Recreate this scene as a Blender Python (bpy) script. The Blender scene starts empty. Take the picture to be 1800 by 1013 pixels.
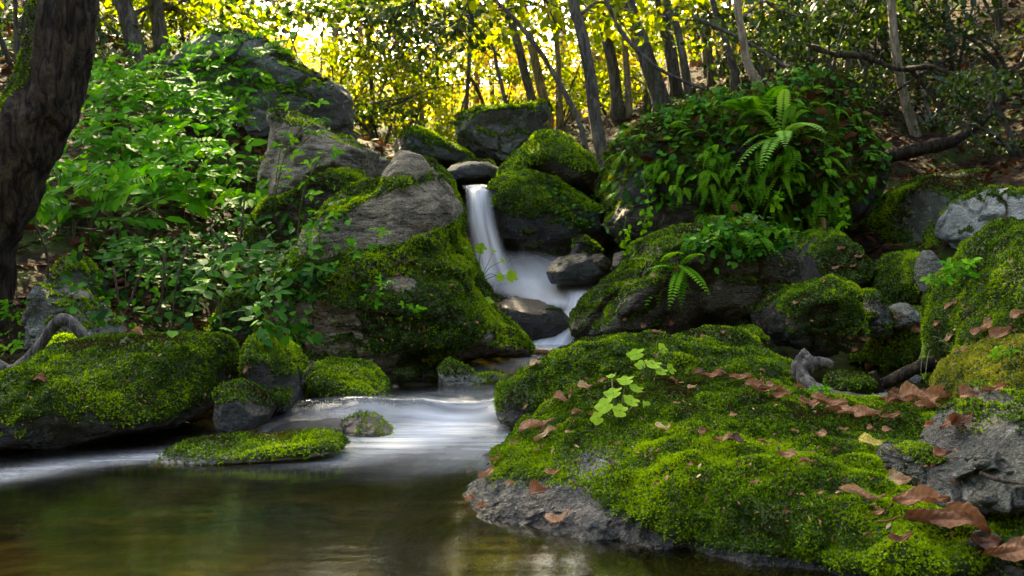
import bpy, bmesh, math, random
import numpy as np
from mathutils import Vector
from mathutils.bvhtree import BVHTree

scene = bpy.context.scene
col = scene.collection
R = math.radians

# ------------------------------------------------------------------ camera, sky, sun, exposure
CAMZ, FPX, CX, CY = 0.32, 1559.0, 900.0, 506.5
cam_d = bpy.data.cameras.new("camera")
cam = bpy.data.objects.new("camera", cam_d)
col.objects.link(cam)
cam.location = (0, 0, CAMZ)
cam.rotation_euler = (R(90), 0, 0)
cam_d.sensor_width = 36
cam_d.lens = 36 * FPX / 1800
cam_d.clip_start, cam_d.clip_end = 0.05, 500
cam_d.dof.use_dof = True
cam_d.dof.focus_distance = 1.7
cam_d.dof.aperture_fstop = 14.0
scene.camera = cam

SUN_EL, SUN_AZ = 45.0, -20.0            # azimuth measured from +Y towards +X
world = bpy.data.worlds.new("World")
scene.world = world
world.use_nodes = True
wn = world.node_tree.nodes
sky = wn.new("ShaderNodeTexSky")
sky.sky_type = 'NISHITA'
sky.sun_disc = False
sky.sun_elevation = R(SUN_EL)
sky.sun_rotation = R(SUN_AZ)
sky.dust_density = 3.0
sky.air_density = 0.55
sky.ozone_density = 0.2
bg = wn["Background"]
bg.inputs[1].default_value = 0.15
world.node_tree.links.new(sky.outputs[0], bg.inputs[0])

sun_d = bpy.data.lights.new("sun", 'SUN')
sun_d.energy = 5.0
sun_d.angle = R(0.5)
sun_d.color = (1.0, 0.86, 0.62)
sun = bpy.data.objects.new("sun", sun_d)
col.objects.link(sun)
to_sun = Vector((math.sin(R(SUN_AZ)) * math.cos(R(SUN_EL)), math.cos(R(SUN_AZ)) * math.cos(R(SUN_EL)), math.sin(R(SUN_EL))))
sun.rotation_euler = to_sun.to_track_quat('Z', 'Y').to_euler()
sun.location = (0, 0, 30)

vs = scene.view_settings
vs.view_transform = 'Standard'
vs.look = 'None'
vs.exposure = 3.55
vs.gamma = 1
vs.use_white_balance = True
vs.white_balance_temperature = 7600
vs.white_balance_tint = 4
scene.render.engine = 'CYCLES'
cy = scene.cycles
cy.max_bounces = 6
cy.diffuse_bounces = 3
cy.glossy_bounces = 3
cy.transmission_bounces = 3
cy.transparent_max_bounces = 10
cy.use_denoising = True
cy.sample_clamp_indirect = 6

# ------------------------------------------------------------------ numeric helpers
rng = np.random.default_rng(11)
random.seed(5)


def P(px, py, d):
    return np.array([(px - CX) / FPX * d, d, CAMZ - (py - CY) / FPX * d])


def W(px, py, z=0.0):
    """point of the level z seen at a pixel of the photograph"""
    d = (CAMZ - z) * FPX / (py - CY)
    return np.array([(px - CX) / FPX * d, d, z])


def _hash(ix, iy, iz, s):
    h = (ix * 374761393 + iy * 668265263 + iz * 1274126177 + s * 362437) & 0xFFFFFFFF
    h = ((h ^ (h >> 13)) * 1274126177) & 0xFFFFFFFF
    return ((h ^ (h >> 16)) & 0xFFFF) / 65535.0


def noise(p, s=0):
    p = np.asarray(p, dtype=float)
    i = np.floor(p).astype(np.int64)
    f = p - i
    u = f * f * f * (f * (f * 6 - 15) + 10)
    r = 0
    for dx in (0, 1):
        for dy in (0, 1):
            for dz in (0, 1):
                w = (u[:, 0] if dx else 1 - u[:, 0]) * (u[:, 1] if dy else 1 - u[:, 1]) * (u[:, 2] if dz else 1 - u[:, 2])
                r = r + w * _hash(i[:, 0] + dx, i[:, 1] + dy, i[:, 2] + dz, s)
    return r * 2 - 1


def fbm(p, s=0, o=4, g=0.5):
    p = np.asarray(p, dtype=float)
    a, t, r = 1.0, 0.0, 0
    for k in range(o):
        r = r + a * noise(p * (2.03 ** k) + 17.3 * k, s + k)
        t += a
        a *= g
    return r / t


def ridge(p, s=0, o=3):
    a, t, r = 1.0, 0.0, 0
    for k in range(o):
        r = r + a * (1 - 2 * np.abs(noise(p * (2.1 ** k) + 9.1 * k, s + k)))
        t += a
        a *= 0.5
    return r / t


def cells(p, s=0):
    """random value of the nearest cell and the distance to its border"""
    p = np.asarray(p, float)
    i0 = np.floor(p).astype(np.int64)
    best = np.full(len(p), 9.0)
    sec = np.full(len(p), 9.0)
    val = np.zeros(len(p))
    for dx in (-1, 0, 1):
        for dy in (-1, 0, 1):
            for dz in (-1, 0, 1):
                c = i0 + [dx, dy, dz]
                h = [_hash(c[:, 0], c[:, 1], c[:, 2], s + k) for k in range(4)]
                d = np.linalg.norm(c + np.stack(h[:3], -1) * .9 - p, axis=1)
                near = d < best
                sec = np.where(near, best, np.minimum(sec, d))
                val = np.where(near, h[3], val)
                best = np.where(near, d, best)
    return val, sec - best


def sstep(a, b, x):
    t = np.clip((x - a) / (b - a), 0, 1)
    return t * t * (3 - 2 * t)


def unit(v):
    return v / (np.linalg.norm(v, axis=-1, keepdims=True) + 1e-9)


def vnormals(v, f):
    n = np.zeros_like(v)
    fn = np.cross(v[f[:, 1]] - v[f[:, 0]], v[f[:, 2]] - v[f[:, 0]])
    for k in range(3):
        np.add.at(n, f[:, k], fn)
    return unit(n)


def mesh(name, v, f, mat, parent=None, loc=None, smooth=True, attrs=None):
    v = np.asarray(v, dtype=np.float32)
    f = np.asarray(f, dtype=np.int32)
    k = f.shape[1]
    me = bpy.data.meshes.new(name)
    if loc is not None:
        v = v - np.asarray(loc, dtype=np.float32)
    me.vertices.add(len(v))
    me.vertices.foreach_set("co", v.ravel())
    me.loops.add(f.size)
    me.loops.foreach_set("vertex_index", f.ravel())
    me.polygons.add(len(f))
    me.polygons.foreach_set("loop_start", np.arange(0, f.size, k, dtype=np.int32))
    me.polygons.foreach_set("loop_total", np.full(len(f), k, dtype=np.int32))
    me.polygons.foreach_set("use_smooth", np.full(len(f), smooth, dtype=bool))
    for an, av in (attrs or {}).items():
        at = me.attributes.new(an, 'FLOAT', 'POINT')
        at.data.foreach_set("value", np.asarray(av, dtype=np.float32))
    me.update(calc_edges=True)
    me.materials.append(mat)
    o = bpy.data.objects.new(name, me)
    col.objects.link(o)
    if parent is not None:
        o.parent = parent
    if loc is not None:
        o.location = tuple(loc)
    return o


def part(name, v, f, mat, root, smooth=True, attrs=None):
    """a child mesh given in world coordinates"""
    rl = np.array(root.location)
    return mesh(name, np.asarray(v) - rl, f, mat, root, None, smooth, attrs)


def tag(o, label, cat, group=None):
    o["label"], o["category"] = label, cat
    if group:
        o["group"] = group
    return o


def empty(name, loc, label, cat, group=None):
    o = bpy.data.objects.new(name, None)
    o.empty_display_size = 0.05
    col.objects.link(o)
    o.location = tuple(float(c) for c in loc)
    return tag(o, label, cat, group)


class MB:
    """collects triangles, with one tint per vertex"""
    def __init__(s):
        s.v, s.f, s.t, s.n = [], [], [], 0

    def add(s, v, f, t=0.5):
        v = np.asarray(v, float)
        s.v.append(v)
        s.f.append(np.asarray(f, int) + s.n)
        s.t.append(np.full(len(v), t) if np.isscalar(t) else np.asarray(t))
        s.n += len(v)

    def get(s):
        return np.concatenate(s.v), np.concatenate(s.f), np.concatenate(s.t)

    def part(s, name, mat, root, smooth=True):
        v, f, t = s.get()
        return part(name, v, f, mat, root, smooth, {"tint": t})

    def top(s, name, mat, loc=(0, 0, 0), smooth=True):
        v, f, t = s.get()
        return mesh(name, v, f, mat, None, loc, smooth, {"tint": t})


def spline(pts, n):
    pts = np.asarray(pts, float)
    if len(pts) == 2:
        return pts[0] + (pts[1] - pts[0]) * np.linspace(0, 1, n)[:, None]
    ext = np.vstack([2 * pts[0] - pts[1], pts, 2 * pts[-1] - pts[-2]])
    m = len(pts) - 1
    out = []
    for u in np.linspace(0, m, n):
        i = min(int(u), m - 1)
        t = u - i
        a, b, c, d = ext[i], ext[i + 1], ext[i + 2], ext[i + 3]
        out.append(0.5 * (2 * b + (c - a) * t + (2 * a - 5 * b + 4 * c - d) * t * t + (3 * b - a - 3 * c + d) * t ** 3))
    return np.array(out)


def tube(pts, r, sides=6, rough=0.0, seed=0, cap=True):
    pts = np.asarray(pts, float)
    n = len(pts)
    r = np.asarray(r, float) * np.ones(n)
    tan = unit(np.gradient(pts, axis=0))
    ref = np.array([0.3, 0.9, 0.1])
    a = unit(np.cross(tan, ref))
    b = np.cross(tan, a)
    ang = np.linspace(0, 2 * np.pi, sides, endpoint=False)
    ring = (np.cos(ang)[None, :, None] * a[:, None] + np.sin(ang)[None, :, None] * b[:, None])
    v = pts[:, None] + ring * r[:, None, None]
    v = v.reshape(-1, 3)
    if rough:
        nn = fbm(v * 9 + seed, seed, 3)
        v = v + ring.reshape(-1, 3) * (nn * rough * np.repeat(r, sides))[:, None]
    f = []
    i = np.arange(n - 1)[:, None] * sides
    j = np.arange(sides)[None]
    k = (np.arange(sides)[None] + 1) % sides
    q = np.stack([i + j, i + k, i + k + sides, i + j + sides], -1).reshape(-1, 4)
    f = np.concatenate([q[:, [0, 1, 2]], q[:, [0, 2, 3]]])
    if cap:
        v = np.vstack([v, pts[:1], pts[-1:]])
        c0, c1 = n * sides, n * sides + 1
        jj = np.arange(sides)
        kk = (jj + 1) % sides
        f = np.vstack([f, np.stack([kk, jj, np.full(sides, c0)], -1),
                       np.stack([jj + (n - 1) * sides, kk + (n - 1) * sides, np.full(sides, c1)], -1)])
    return v, f


LT = np.array([[0, 0, 0], [.22, -.36, .1], [.58, -.40, .12], [1, 0, -.08], [.58, .40, .12], [.22, .36, .1], [.45, 0, .0]])
LF = np.array([[6, 1, 0], [6, 2, 1], [6, 3, 2], [6, 4, 3], [6, 5, 4], [6, 0, 5]])
LTR = np.array([[0, 0, 0], [.02, -.40, .06], [.45, -.56, .1], [1, 0, -.05], [.45, .56, .1], [.02, .40, .06], [.4, 0, -.03]])


def leaves(pos, along, nrm, L, Wd, tpl=LT):
    """leaf blades: N base points, N directions, N face normals"""
    N = len(pos)
    along = unit(along)
    side = unit(np.cross(nrm, along))
    up = np.cross(along, side)
    L = np.ones(N) * L
    Wd = np.ones(N) * Wd
    v = (pos[:, None] + along[:, None] * (tpl[None, :, 0] * L[:, None])[..., None]
         + side[:, None] * (tpl[None, :, 1] * Wd[:, None])[..., None]
         + up[:, None] * (tpl[None, :, 2] * Wd[:, None])[..., None])
    k = len(tpl)
    f = (LF[None] + (np.arange(N) * k)[:, None, None]).reshape(-1, 3)
    return v.reshape(-1, 3), f


# ------------------------------------------------------------------ materials
def nt_new(name):
    m = bpy.data.materials.new(name)
    m.use_nodes = True
    nt = m.node_tree
    nt.nodes.clear()
    out = nt.nodes.new("ShaderNodeOutputMaterial")
    return m, nt, out


class N:
    def __init__(s, nt):
        s.nt = nt

    def node(s, t, **kw):
        n = s.nt.nodes.new(t)
        for k, v in kw.items():
            setattr(n, k, v)
        return n

    def link(s, a, b):
        s.nt.links.new(a, b)

    def val(s, inp, v):
        if hasattr(v, "is_output") or isinstance(v, bpy.types.NodeSocket):
            s.link(v, inp)
        elif isinstance(v, (tuple, list)):
            inp.default_value = tuple(v) + ((1,) if len(v) == 3 and len(inp.default_value) == 4 else ())
        else:
            inp.default_value = v

    def noise(s, vec, scale, detail=4, rough=.55, dist=0):
        n = s.node("ShaderNodeTexNoise")
        s.link(vec, n.inputs["Vector"])
        n.inputs["Scale"].default_value = scale
        n.inputs["Detail"].default_value = detail
        n.inputs["Roughness"].default_value = rough
        n.inputs["Distortion"].default_value = dist
        return n.outputs["Fac"]

    def math(s, op, a, b=0.5, clamp=False):
        n = s.node("ShaderNodeMath", operation=op, use_clamp=clamp)
        s.val(n.inputs[0], a)
        s.val(n.inputs[1], b)
        return n.outputs[0]

    def mapr(s, x, a, b, c=0.0, d=1.0):
        n = s.node("ShaderNodeMapRange")
        s.val(n.inputs[0], x)
        for i, q in enumerate((a, b, c, d)):
            n.inputs[i + 1].default_value = q
        return n.outputs[0]

    def mix(s, fac, a, b, mode='MIX'):
        n = s.node("ShaderNodeMix", data_type='RGBA', blend_type=mode)
        s.val(n.inputs[0], fac)
        s.val(n.inputs[6], a)
        s.val(n.inputs[7], b)
        return n.outputs[2]

    def ramp(s, fac, stops):
        n = s.node("ShaderNodeValToRGB")
        cr = n.color_ramp
        while len(cr.elements) < len(stops):
            cr.elements.new(0.5)
        for e, (p, c) in zip(cr.elements, stops):
            e.position = p
            e.color = tuple(c) + (1,)
        s.val(n.inputs[0], fac)
        return n.outputs[0]

    def attr(s, name):
        n = s.node("ShaderNodeAttribute", attribute_name=name)
        return n.outputs["Fac"]

    def obj(s, stretch=None, rot=None):
        n = s.node("ShaderNodeTexCoord").outputs["Object"]
        if stretch or rot:
            m = s.node("ShaderNodeMapping")
            s.link(n, m.inputs[0])
            if stretch:
                m.inputs["Scale"].default_value = stretch
            if rot:
                m.inputs["Rotation"].default_value = rot
            n = m.outputs[0]
        return n

    def bump(s, h, strength, dist, normal=None):
        n = s.node("ShaderNodeBump")
        n.inputs["Strength"].default_value = strength
        n.inputs["Distance"].default_value = dist
        s.link(h, n.inputs["Height"])
        if normal is not None:
            s.link(normal, n.inputs["Normal"])
        return n.outputs[0]

    def bsdf(s, color, rough=.8, normal=None, spec=.3, coat=None):
        b = s.node("ShaderNodeBsdfPrincipled")
        s.val(b.inputs["Base Color"], color)
        s.val(b.inputs["Roughness"], rough)
        b.inputs["Specular IOR Level"].default_value = spec
        if normal is not None:
            s.link(normal, b.inputs["Normal"])
        return b


MOSS_UNDER = ((.012, .026, .004), (.055, .105, .008))


def rock_mat(name, dark, mid, light, scale=5.0, strata=0.0, lichen=.3, rough=.75, bumps=.8, moss=MOSS_UNDER, algae=.6):
    m, nt, out = nt_new(name)
    n = N(nt)
    o = n.obj()
    big = n.noise(o, scale, 6, .6, .3)
    fine = n.noise(o, scale * 9, 5, .7)
    base = n.ramp(big, [(.28, dark), (.5, mid), (.74, light)])
    base = n.mix(n.mapr(fine, .3, .75, 0, .75), base, dark, 'MIX')
    st = n.obj((1.6, 1.6, 6), (.35, .3, 0))
    sn = n.noise(st, scale * 1.6, 5, .65, .6)
    cr = n.node("ShaderNodeTexVoronoi", feature='DISTANCE_TO_EDGE')
    wob = n.node("ShaderNodeVectorMath", operation='ADD')
    nz = n.node("ShaderNodeTexNoise")
    n.link(o, nz.inputs["Vector"])
    nz.inputs["Scale"].default_value = scale * 2
    n.link(n.obj((1, 1, 2.6), (.5, .6, .2)), wob.inputs[0])
    sc = n.node("ShaderNodeVectorMath", operation='SCALE')
    n.link(nz.outputs["Color"], sc.inputs[0])
    sc.inputs["Scale"].default_value = .6
    n.link(sc.outputs[0], wob.inputs[1])
    n.link(wob.outputs[0], cr.inputs["Vector"])
    cr.inputs["Scale"].default_value = scale * .9
    alg = n.mapr(n.noise(o, scale * .55, 4, .65), .42, .62, 0, algae)
    base = n.mix(alg, base, (.040, .048, .012))
    crack = n.mapr(cr.outputs["Distance"], 0, .035, 1, 0)
    crack = n.math('MULTIPLY', crack, n.mapr(big, .5, .62))
    base = n.mix(n.math('MULTIPLY', crack, .7), base, tuple(c * .3 for c in dark))
    if strata:
        base = n.mix(n.math('MULTIPLY', n.mapr(sn, .5, .36), strata), base, tuple(c * .45 for c in dark))
    ln = n.noise(o, scale * 3.1, 5, .7, .8)
    grit = n.noise(o, scale * 42, 3, .75)
    base = n.mix(n.mapr(grit, .52, .62, 0, .5), base, light)
    base = n.mix(n.mapr(grit, .42, .36, 0, .5), base, dark)
    lf = n.mapr(ln, .60, .63, 0, lichen)
    base = n.mix(lf, base, (.36, .38, .33))
    ms = n.attr("moss")
    mm = n.math('ADD', n.math('MULTIPLY', ms, 1.25), n.mapr(fine, .2, .8, -.35, .15))
    mm = n.mapr(mm, .25, .55)
    mcol = n.mix(n.mapr(n.noise(o, 24, 4, .7), .35, .7), moss[0], moss[1])
    wet = n.attr("wet")
    wcol = n.mix(n.math('MULTIPLY', wet, .65), base, (.012, .012, .012), 'MIX')
    c = n.mix(mm, wcol, mcol)
    h = n.math('ADD', n.math('MULTIPLY', big, .5), n.math('MULTIPLY', fine, .35))
    h = n.math('SUBTRACT', h, n.math('MULTIPLY', crack, .25))
    h = n.math('ADD', h, n.math('MULTIPLY', n.noise(o, scale * 30, 3, .7), .12))
    if strata:
        h = n.math('ADD', h, n.math('MULTIPLY', sn, strata * 1.2))
    h = n.math('ADD', h, n.math('MULTIPLY', mm, n.mapr(n.noise(o, 90, 3), 0, 1, .1, .8)))
    nor = n.bump(h, bumps, .07)
    dry = n.math('SUBTRACT', rough, n.math('MULTIPLY', wet, rough - .22))
    rg = n.math('MAXIMUM', dry, n.math('MULTIPLY', mm, .9))
    b = n.bsdf(c, rg, nor, .35)
    n.link(b.outputs[0], out.inputs[0])
    return m


def leaf_mat(name, stops, trans=.45, rough=.55, spec=.06, hue=.03):
    m, nt, out = nt_new(name)
    n = N(nt)
    t = n.attr("tint")
    o = n.obj()
    big = n.noise(o, 2.5, 2)
    t = n.math('ADD', t, n.mapr(big, .3, .7, -.2, .2))
    c = n.ramp(t, stops)
    b = n.bsdf(c, rough, None, spec)
    tr = n.node("ShaderNodeBsdfTranslucent")
    tc = n.mix(1.0, c, (1.25, 1.1, .55), 'MULTIPLY')
    n.link(tc, tr.inputs[0])
    mx = n.node("ShaderNodeMixShader")
    mx.inputs[0].default_value = trans
    n.link(b.outputs[0], mx.inputs[1])
    n.link(tr.outputs[0], mx.inputs[2])
    n.link(mx.outputs[0], out.inputs[0])
    return m


def bark_mat(name, dark, light, moss=.3, scale=8):
    m, nt, out = nt_new(name)
    n = N(nt)
    o = n.obj((1, 1, .22))
    a = n.noise(o, scale * 3, 6, .7, 1.2)
    p = n.noise(n.obj(), scale * 1.2, 6, .7)
    c = n.mix(n.mapr(a, .42, .60), dark, light)
    c = n.mix(n.mapr(n.noise(n.obj(), scale * 5, 5, .75), .45, .62, 0, .5), c, dark)
    ms = n.attr("moss")
    mf = n.mapr(n.math('ADD', p, n.math('MULTIPLY', ms, .35)), .66 - .12 * moss, .78, 0, .85)
    c = n.mix(n.math('MULTIPLY', mf, 1.0 if moss else 0.0), c, (.045, .058, .010))
    nor = n.bump(a, 1.0, .03)
    n.link(n.bsdf(c, .85, nor, .2).outputs[0], out.inputs[0])
    return m


M = {}
M['grey'] = rock_mat("grey_rock", (.035, .037, .030), (.125, .13, .108), (.30, .31, .265), 4.0, .5, .5)
M['slate'] = rock_mat("slate_rock", (.016, .018, .017), (.045, .049, .046), (.14, .148, .138), 6.0, .3, .3, .6, .8)
M['brown'] = rock_mat("brown_rock", (.02, .017, .011), (.06, .052, .032), (.16, .14, .095), 4.0, .6, .3)
M['green'] = rock_mat("green_stained_rock", (.02, .022, .014), (.055, .062, .040), (.12, .135, .10), 3.0, .2, .2, .7, .6, algae=.95)
M['fissured'] = rock_mat("fissured_rock", (.09, .072, .042), (.31, .26, .17), (.56, .49, .34), 5.0, 1.0, .4, .8, 1.0, algae=.25)
M['dark'] = rock_mat("dark_wet_rock", (.012, .012, .012), (.04, .04, .04), (.10, .10, .10), 7.0, .2, .2, .4)
M['pale'] = rock_mat("pale_rock", (.15, .155, .135), (.32, .33, .29), (.56, .57, .52), 4.0, .4, .4, algae=.3)

M['moss'] = leaf_mat("moss_green", [(.02, (.040, .026, .008)), (.14, (.022, .048, .003)), (.45, (.072, .172, .007)), (.95, (.29, .45, .012))], .3, .7, .12)
M['moss_dark'] = leaf_mat("moss_dark_brown", [(.02, (.045, .026, .010)), (.3, (.030, .032, .005)), (.6, (.050, .080, .006)), (.95, (.14, .20, .010))], .25, .7, .08)
M['moss_yellow'] = leaf_mat("moss_yellow", [(.05, (.05, .055, .006)), (.45, (.17, .20, .015)), (.95, (.34, .36, .04))], .3, .7, .15)
M['leaf'] = leaf_mat("fresh_leaf", [(0, (.012, .065, .002)), (.45, (.045, .21, .003)), (1, (.19, .42, .008))], .42, .6, .06)
M['leaf_young'] = leaf_mat("young_leaf", [(0, (.10, .24, .012)), (.5, (.20, .38, .02)), (1, (.32, .50, .04))], .45, .6, .08)
M['leaf_deep'] = leaf_mat("deep_leaf", [(0, (.006, .036, .004)), (.5, (.018, .105, .006)), (1, (.07, .22, .010))], .3, .55, .10)
M['fern'] = leaf_mat("fern_leaf", [(0, (.02, .085, .004)), (.5, (.055, .21, .006)), (1, (.19, .42, .018))], .4, .6, .06)
M['fern_pale'] = leaf_mat("pale_fern_leaf", [(0, (.07, .20, .02)), (.5, (.15, .36, .04)), (1, (.28, .52, .08))], .4, .6, .05)
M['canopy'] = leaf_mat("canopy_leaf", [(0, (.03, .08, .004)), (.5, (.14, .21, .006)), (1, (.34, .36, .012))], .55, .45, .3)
M['canopy_gold'] = leaf_mat("sunlit_canopy_leaf", [(0, (.14, .15, .006)), (.5, (.38, .32, .015)), (1, (.62, .42, .04))], .55, .45, .3)  # golden glow of sunlit foliage put into the leaf colour
M['canopy_dark'] = leaf_mat("shaded_canopy_leaf", [(0, (.007, .022, .003)), (.5, (.020, .050, .005)), (1, (.065, .10, .008))], .4, .45, .35)  # dark leaves, with the shade and silhouette also put into the colour
M['bark'] = bark_mat("grey_bark", (.035, .03, .024), (.14, .125, .10), .15)
M['bark_pale'] = bark_mat("pale_bark", (.10, .08, .05), (.32, .26, .17), .1)  # paler bark: brightness of sunlit trunks put into the colour
M['bark_red'] = bark_mat("reddish_bark", (.10, .045, .02), (.32, .16, .08), .0)
M['bark_moss'] = bark_mat("mossy_dark_bark", (.008, .005, .003), (.080, .056, .032), .6, 12)
M['twig'] = bark_mat("dry_twig", (.06, .045, .03), (.20, .15, .11), 0, 20)
M['wood'] = bark_mat("weathered_wood", (.05, .045, .04), (.24, .22, .19), .05, 14)


def stem_mat():
    m, nt, out = nt_new("green_stem")
    n = N(nt)
    n.link(n.bsdf(n.mix(n.noise(n.obj(), 12), (.035, .06, .008), (.08, .13, .02)), .5).outputs[0], out.inputs[0])
    return m


M['stem'] = stem_mat()


def litter_mat(name, stops, spec=.25):
    m, nt, out = nt_new(name)
    n = N(nt)
    t = n.attr("tint")
    o = n.obj()
    ve = n.noise(o, 130, 3, .6)
    c = n.ramp(t, stops)
    c = n.mix(n.mapr(ve, .35, .7, 0, .45), c, (.05, .022, .012), 'MIX')
    b = n.bsdf(c, .6, n.bump(ve, .5, .004), spec)
    tr = n.node("ShaderNodeBsdfTranslucent")
    n.link(c, tr.inputs[0])
    mx = n.node("ShaderNodeMixShader")
    mx.inputs[0].default_value = .2
    n.link(b.outputs[0], mx.inputs[1])
    n.link(tr.outputs[0], mx.inputs[2])
    n.link(mx.outputs[0], out.inputs[0])
    return m


M['dead'] = litter_mat("dead_leaf", [(0, (.05, .018, .008)), (.3, (.19, .075, .028)), (.55, (.34, .165, .075)), (.75, (.46, .28, .15)), (1, (.60, .46, .24))])
M['dead_yellow'] = litter_mat("yellow_leaf", [(0, (.5, .38, .05)), (1, (.62, .52, .12))])
M['litter'] = litter_mat("leaf_litter", [(0, (.018, .007, .003)), (.5, (.065, .024, .009)), (1, (.16, .075, .030))], .03)


def ground_mat():
    m, nt, out = nt_new("forest_soil")
    n = N(nt)
    o = n.obj()
    a = n.noise(o, 9, 6, .7, .5)
    v = n.node("ShaderNodeTexVoronoi")
    n.link(o, v.inputs["Vector"])
    v.inputs["Scale"].default_value = 26
    c = n.ramp(a, [(.3, (.006, .004, .002)), (.5, (.018, .011, .006)), (.7, (.042, .025, .013))])
    c = n.mix(.35, c, n.ramp(n.node("ShaderNodeSeparateColor").outputs[0] if False else v.outputs["Distance"],
                             [(.1, (.06, .036, .02)), (.5, (.018, .012, .007))]))
    g = n.noise(o, 2.3, 4, .6)
    c = n.mix(n.mapr(g, .5, .6, 0, .7), c, (.03, .05, .008))
    bed = n.attr("bed")
    pv = n.node("ShaderNodeTexVoronoi")
    n.link(n.obj((1, 2.2, 1)), pv.inputs["Vector"])
    pv.inputs["Scale"].default_value = 9
    bc = n.ramp(n.noise(n.obj((1.2, 4, 1)), 5, 5, .65), [(.3, (.012, .010, .003)), (.52, (.055, .045, .012)), (.75, (.15, .12, .032))])
    c = n.mix(bed, c, bc)
    h = n.math('ADD', a, n.math('MULTIPLY', v.outputs["Distance"], .6))
    n.link(n.bsdf(c, .9, n.bump(h, .7, .05), .06).outputs[0], out.inputs[0])
    return m


M['ground'] = ground_mat()


def water_mat():
    m, nt, out = nt_new("stream_water")
    n = N(nt)
    st = n.obj((1.3, 9, 1), (0, 0, R(-6)))
    s1 = n.noise(st, 2.2, 5, .65, .6)
    s2 = n.noise(n.obj((2, 16, 1), (0, 0, R(4))), 2.4, 3, .6, .3)
    nor = n.bump(n.math('ADD', s1, n.math('MULTIPLY', s2, .4)), .02, .05)
    gl = n.node("ShaderNodeBsdfGlossy")
    gl.inputs["Roughness"].default_value = .09
    gl.inputs[0].default_value = (.9, .95, 1, 1)
    n.link(nor, gl.inputs["Normal"])
    tr = n.node("ShaderNodeBsdfTransparent")
    tr.inputs[0].default_value = (.68, .62, .28, 1)
    fr = n.node("ShaderNodeFresnel")
    fr.inputs[0].default_value = 1.33
    n.link(nor, fr.inputs["Normal"])
    mx = n.node("ShaderNodeMixShader")
    n.link(fr.outputs[0], mx.inputs[0])
    n.link(tr.outputs[0], mx.inputs[1])
    n.link(gl.outputs[0], mx.inputs[2])
    foam = n.attr("foam")
    k = n.math('MULTIPLY', foam, n.mapr(n.math('ADD', n.math('MULTIPLY', s1, .8), n.math('MULTIPLY', s2, .2)), .28, .68, .15, 1.25))
    k = n.mapr(k, .0, 1.0, 0, .92)
    df = n.bsdf((.50, .56, .62), .5, nor, .4)
    mf = n.node("ShaderNodeMixShader")
    n.link(k, mf.inputs[0])
    n.link(mx.outputs[0], mf.inputs[1])
    n.link(df.outputs[0], mf.inputs[2])
    n.link(mf.outputs[0], out.inputs[0])
    return m


M['water'] = water_mat()


def silk_mat():
    m, nt, out = nt_new("silky_white_water")
    n = N(nt)
    u = n.node("ShaderNodeCombineXYZ")
    n.link(n.attr("across"), u.inputs[0])
    n.link(n.attr("down"), u.inputs[1])
    mp = n.node("ShaderNodeMapping")
    n.link(u.outputs[0], mp.inputs[0])
    mp.inputs["Scale"].default_value = (9, .8, 1)
    s = n.noise(mp.outputs[0], 1.0, 4, .6, .4)
    d = n.attr("dens")
    k = n.math('MULTIPLY', d, n.mapr(s, .25, .75, .6, 1.1))
    k = n.mapr(k, 0, 1, 0, .97)
    df = n.bsdf((.84, .87, .90), .55, n.bump(s, .06, .03), .1)
    tl = n.node("ShaderNodeBsdfTranslucent")
    tl.inputs[0].default_value = (.86, .88, .9, 1)
    mm = n.node("ShaderNodeMixShader")
    mm.inputs[0].default_value = .4
    n.link(df.outputs[0], mm.inputs[1])
    n.link(tl.outputs[0], mm.inputs[2])
    tr = n.node("ShaderNodeBsdfTransparent")
    mx = n.node("ShaderNodeMixShader")
    n.link(k, mx.inputs[0])
    n.link(tr.outputs[0], mx.inputs[1])
    n.link(mm.outputs[0], mx.inputs[2])
    n.link(mx.outputs[0], out.inputs[0])
    return m


M['silk'] = silk_mat()

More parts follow.
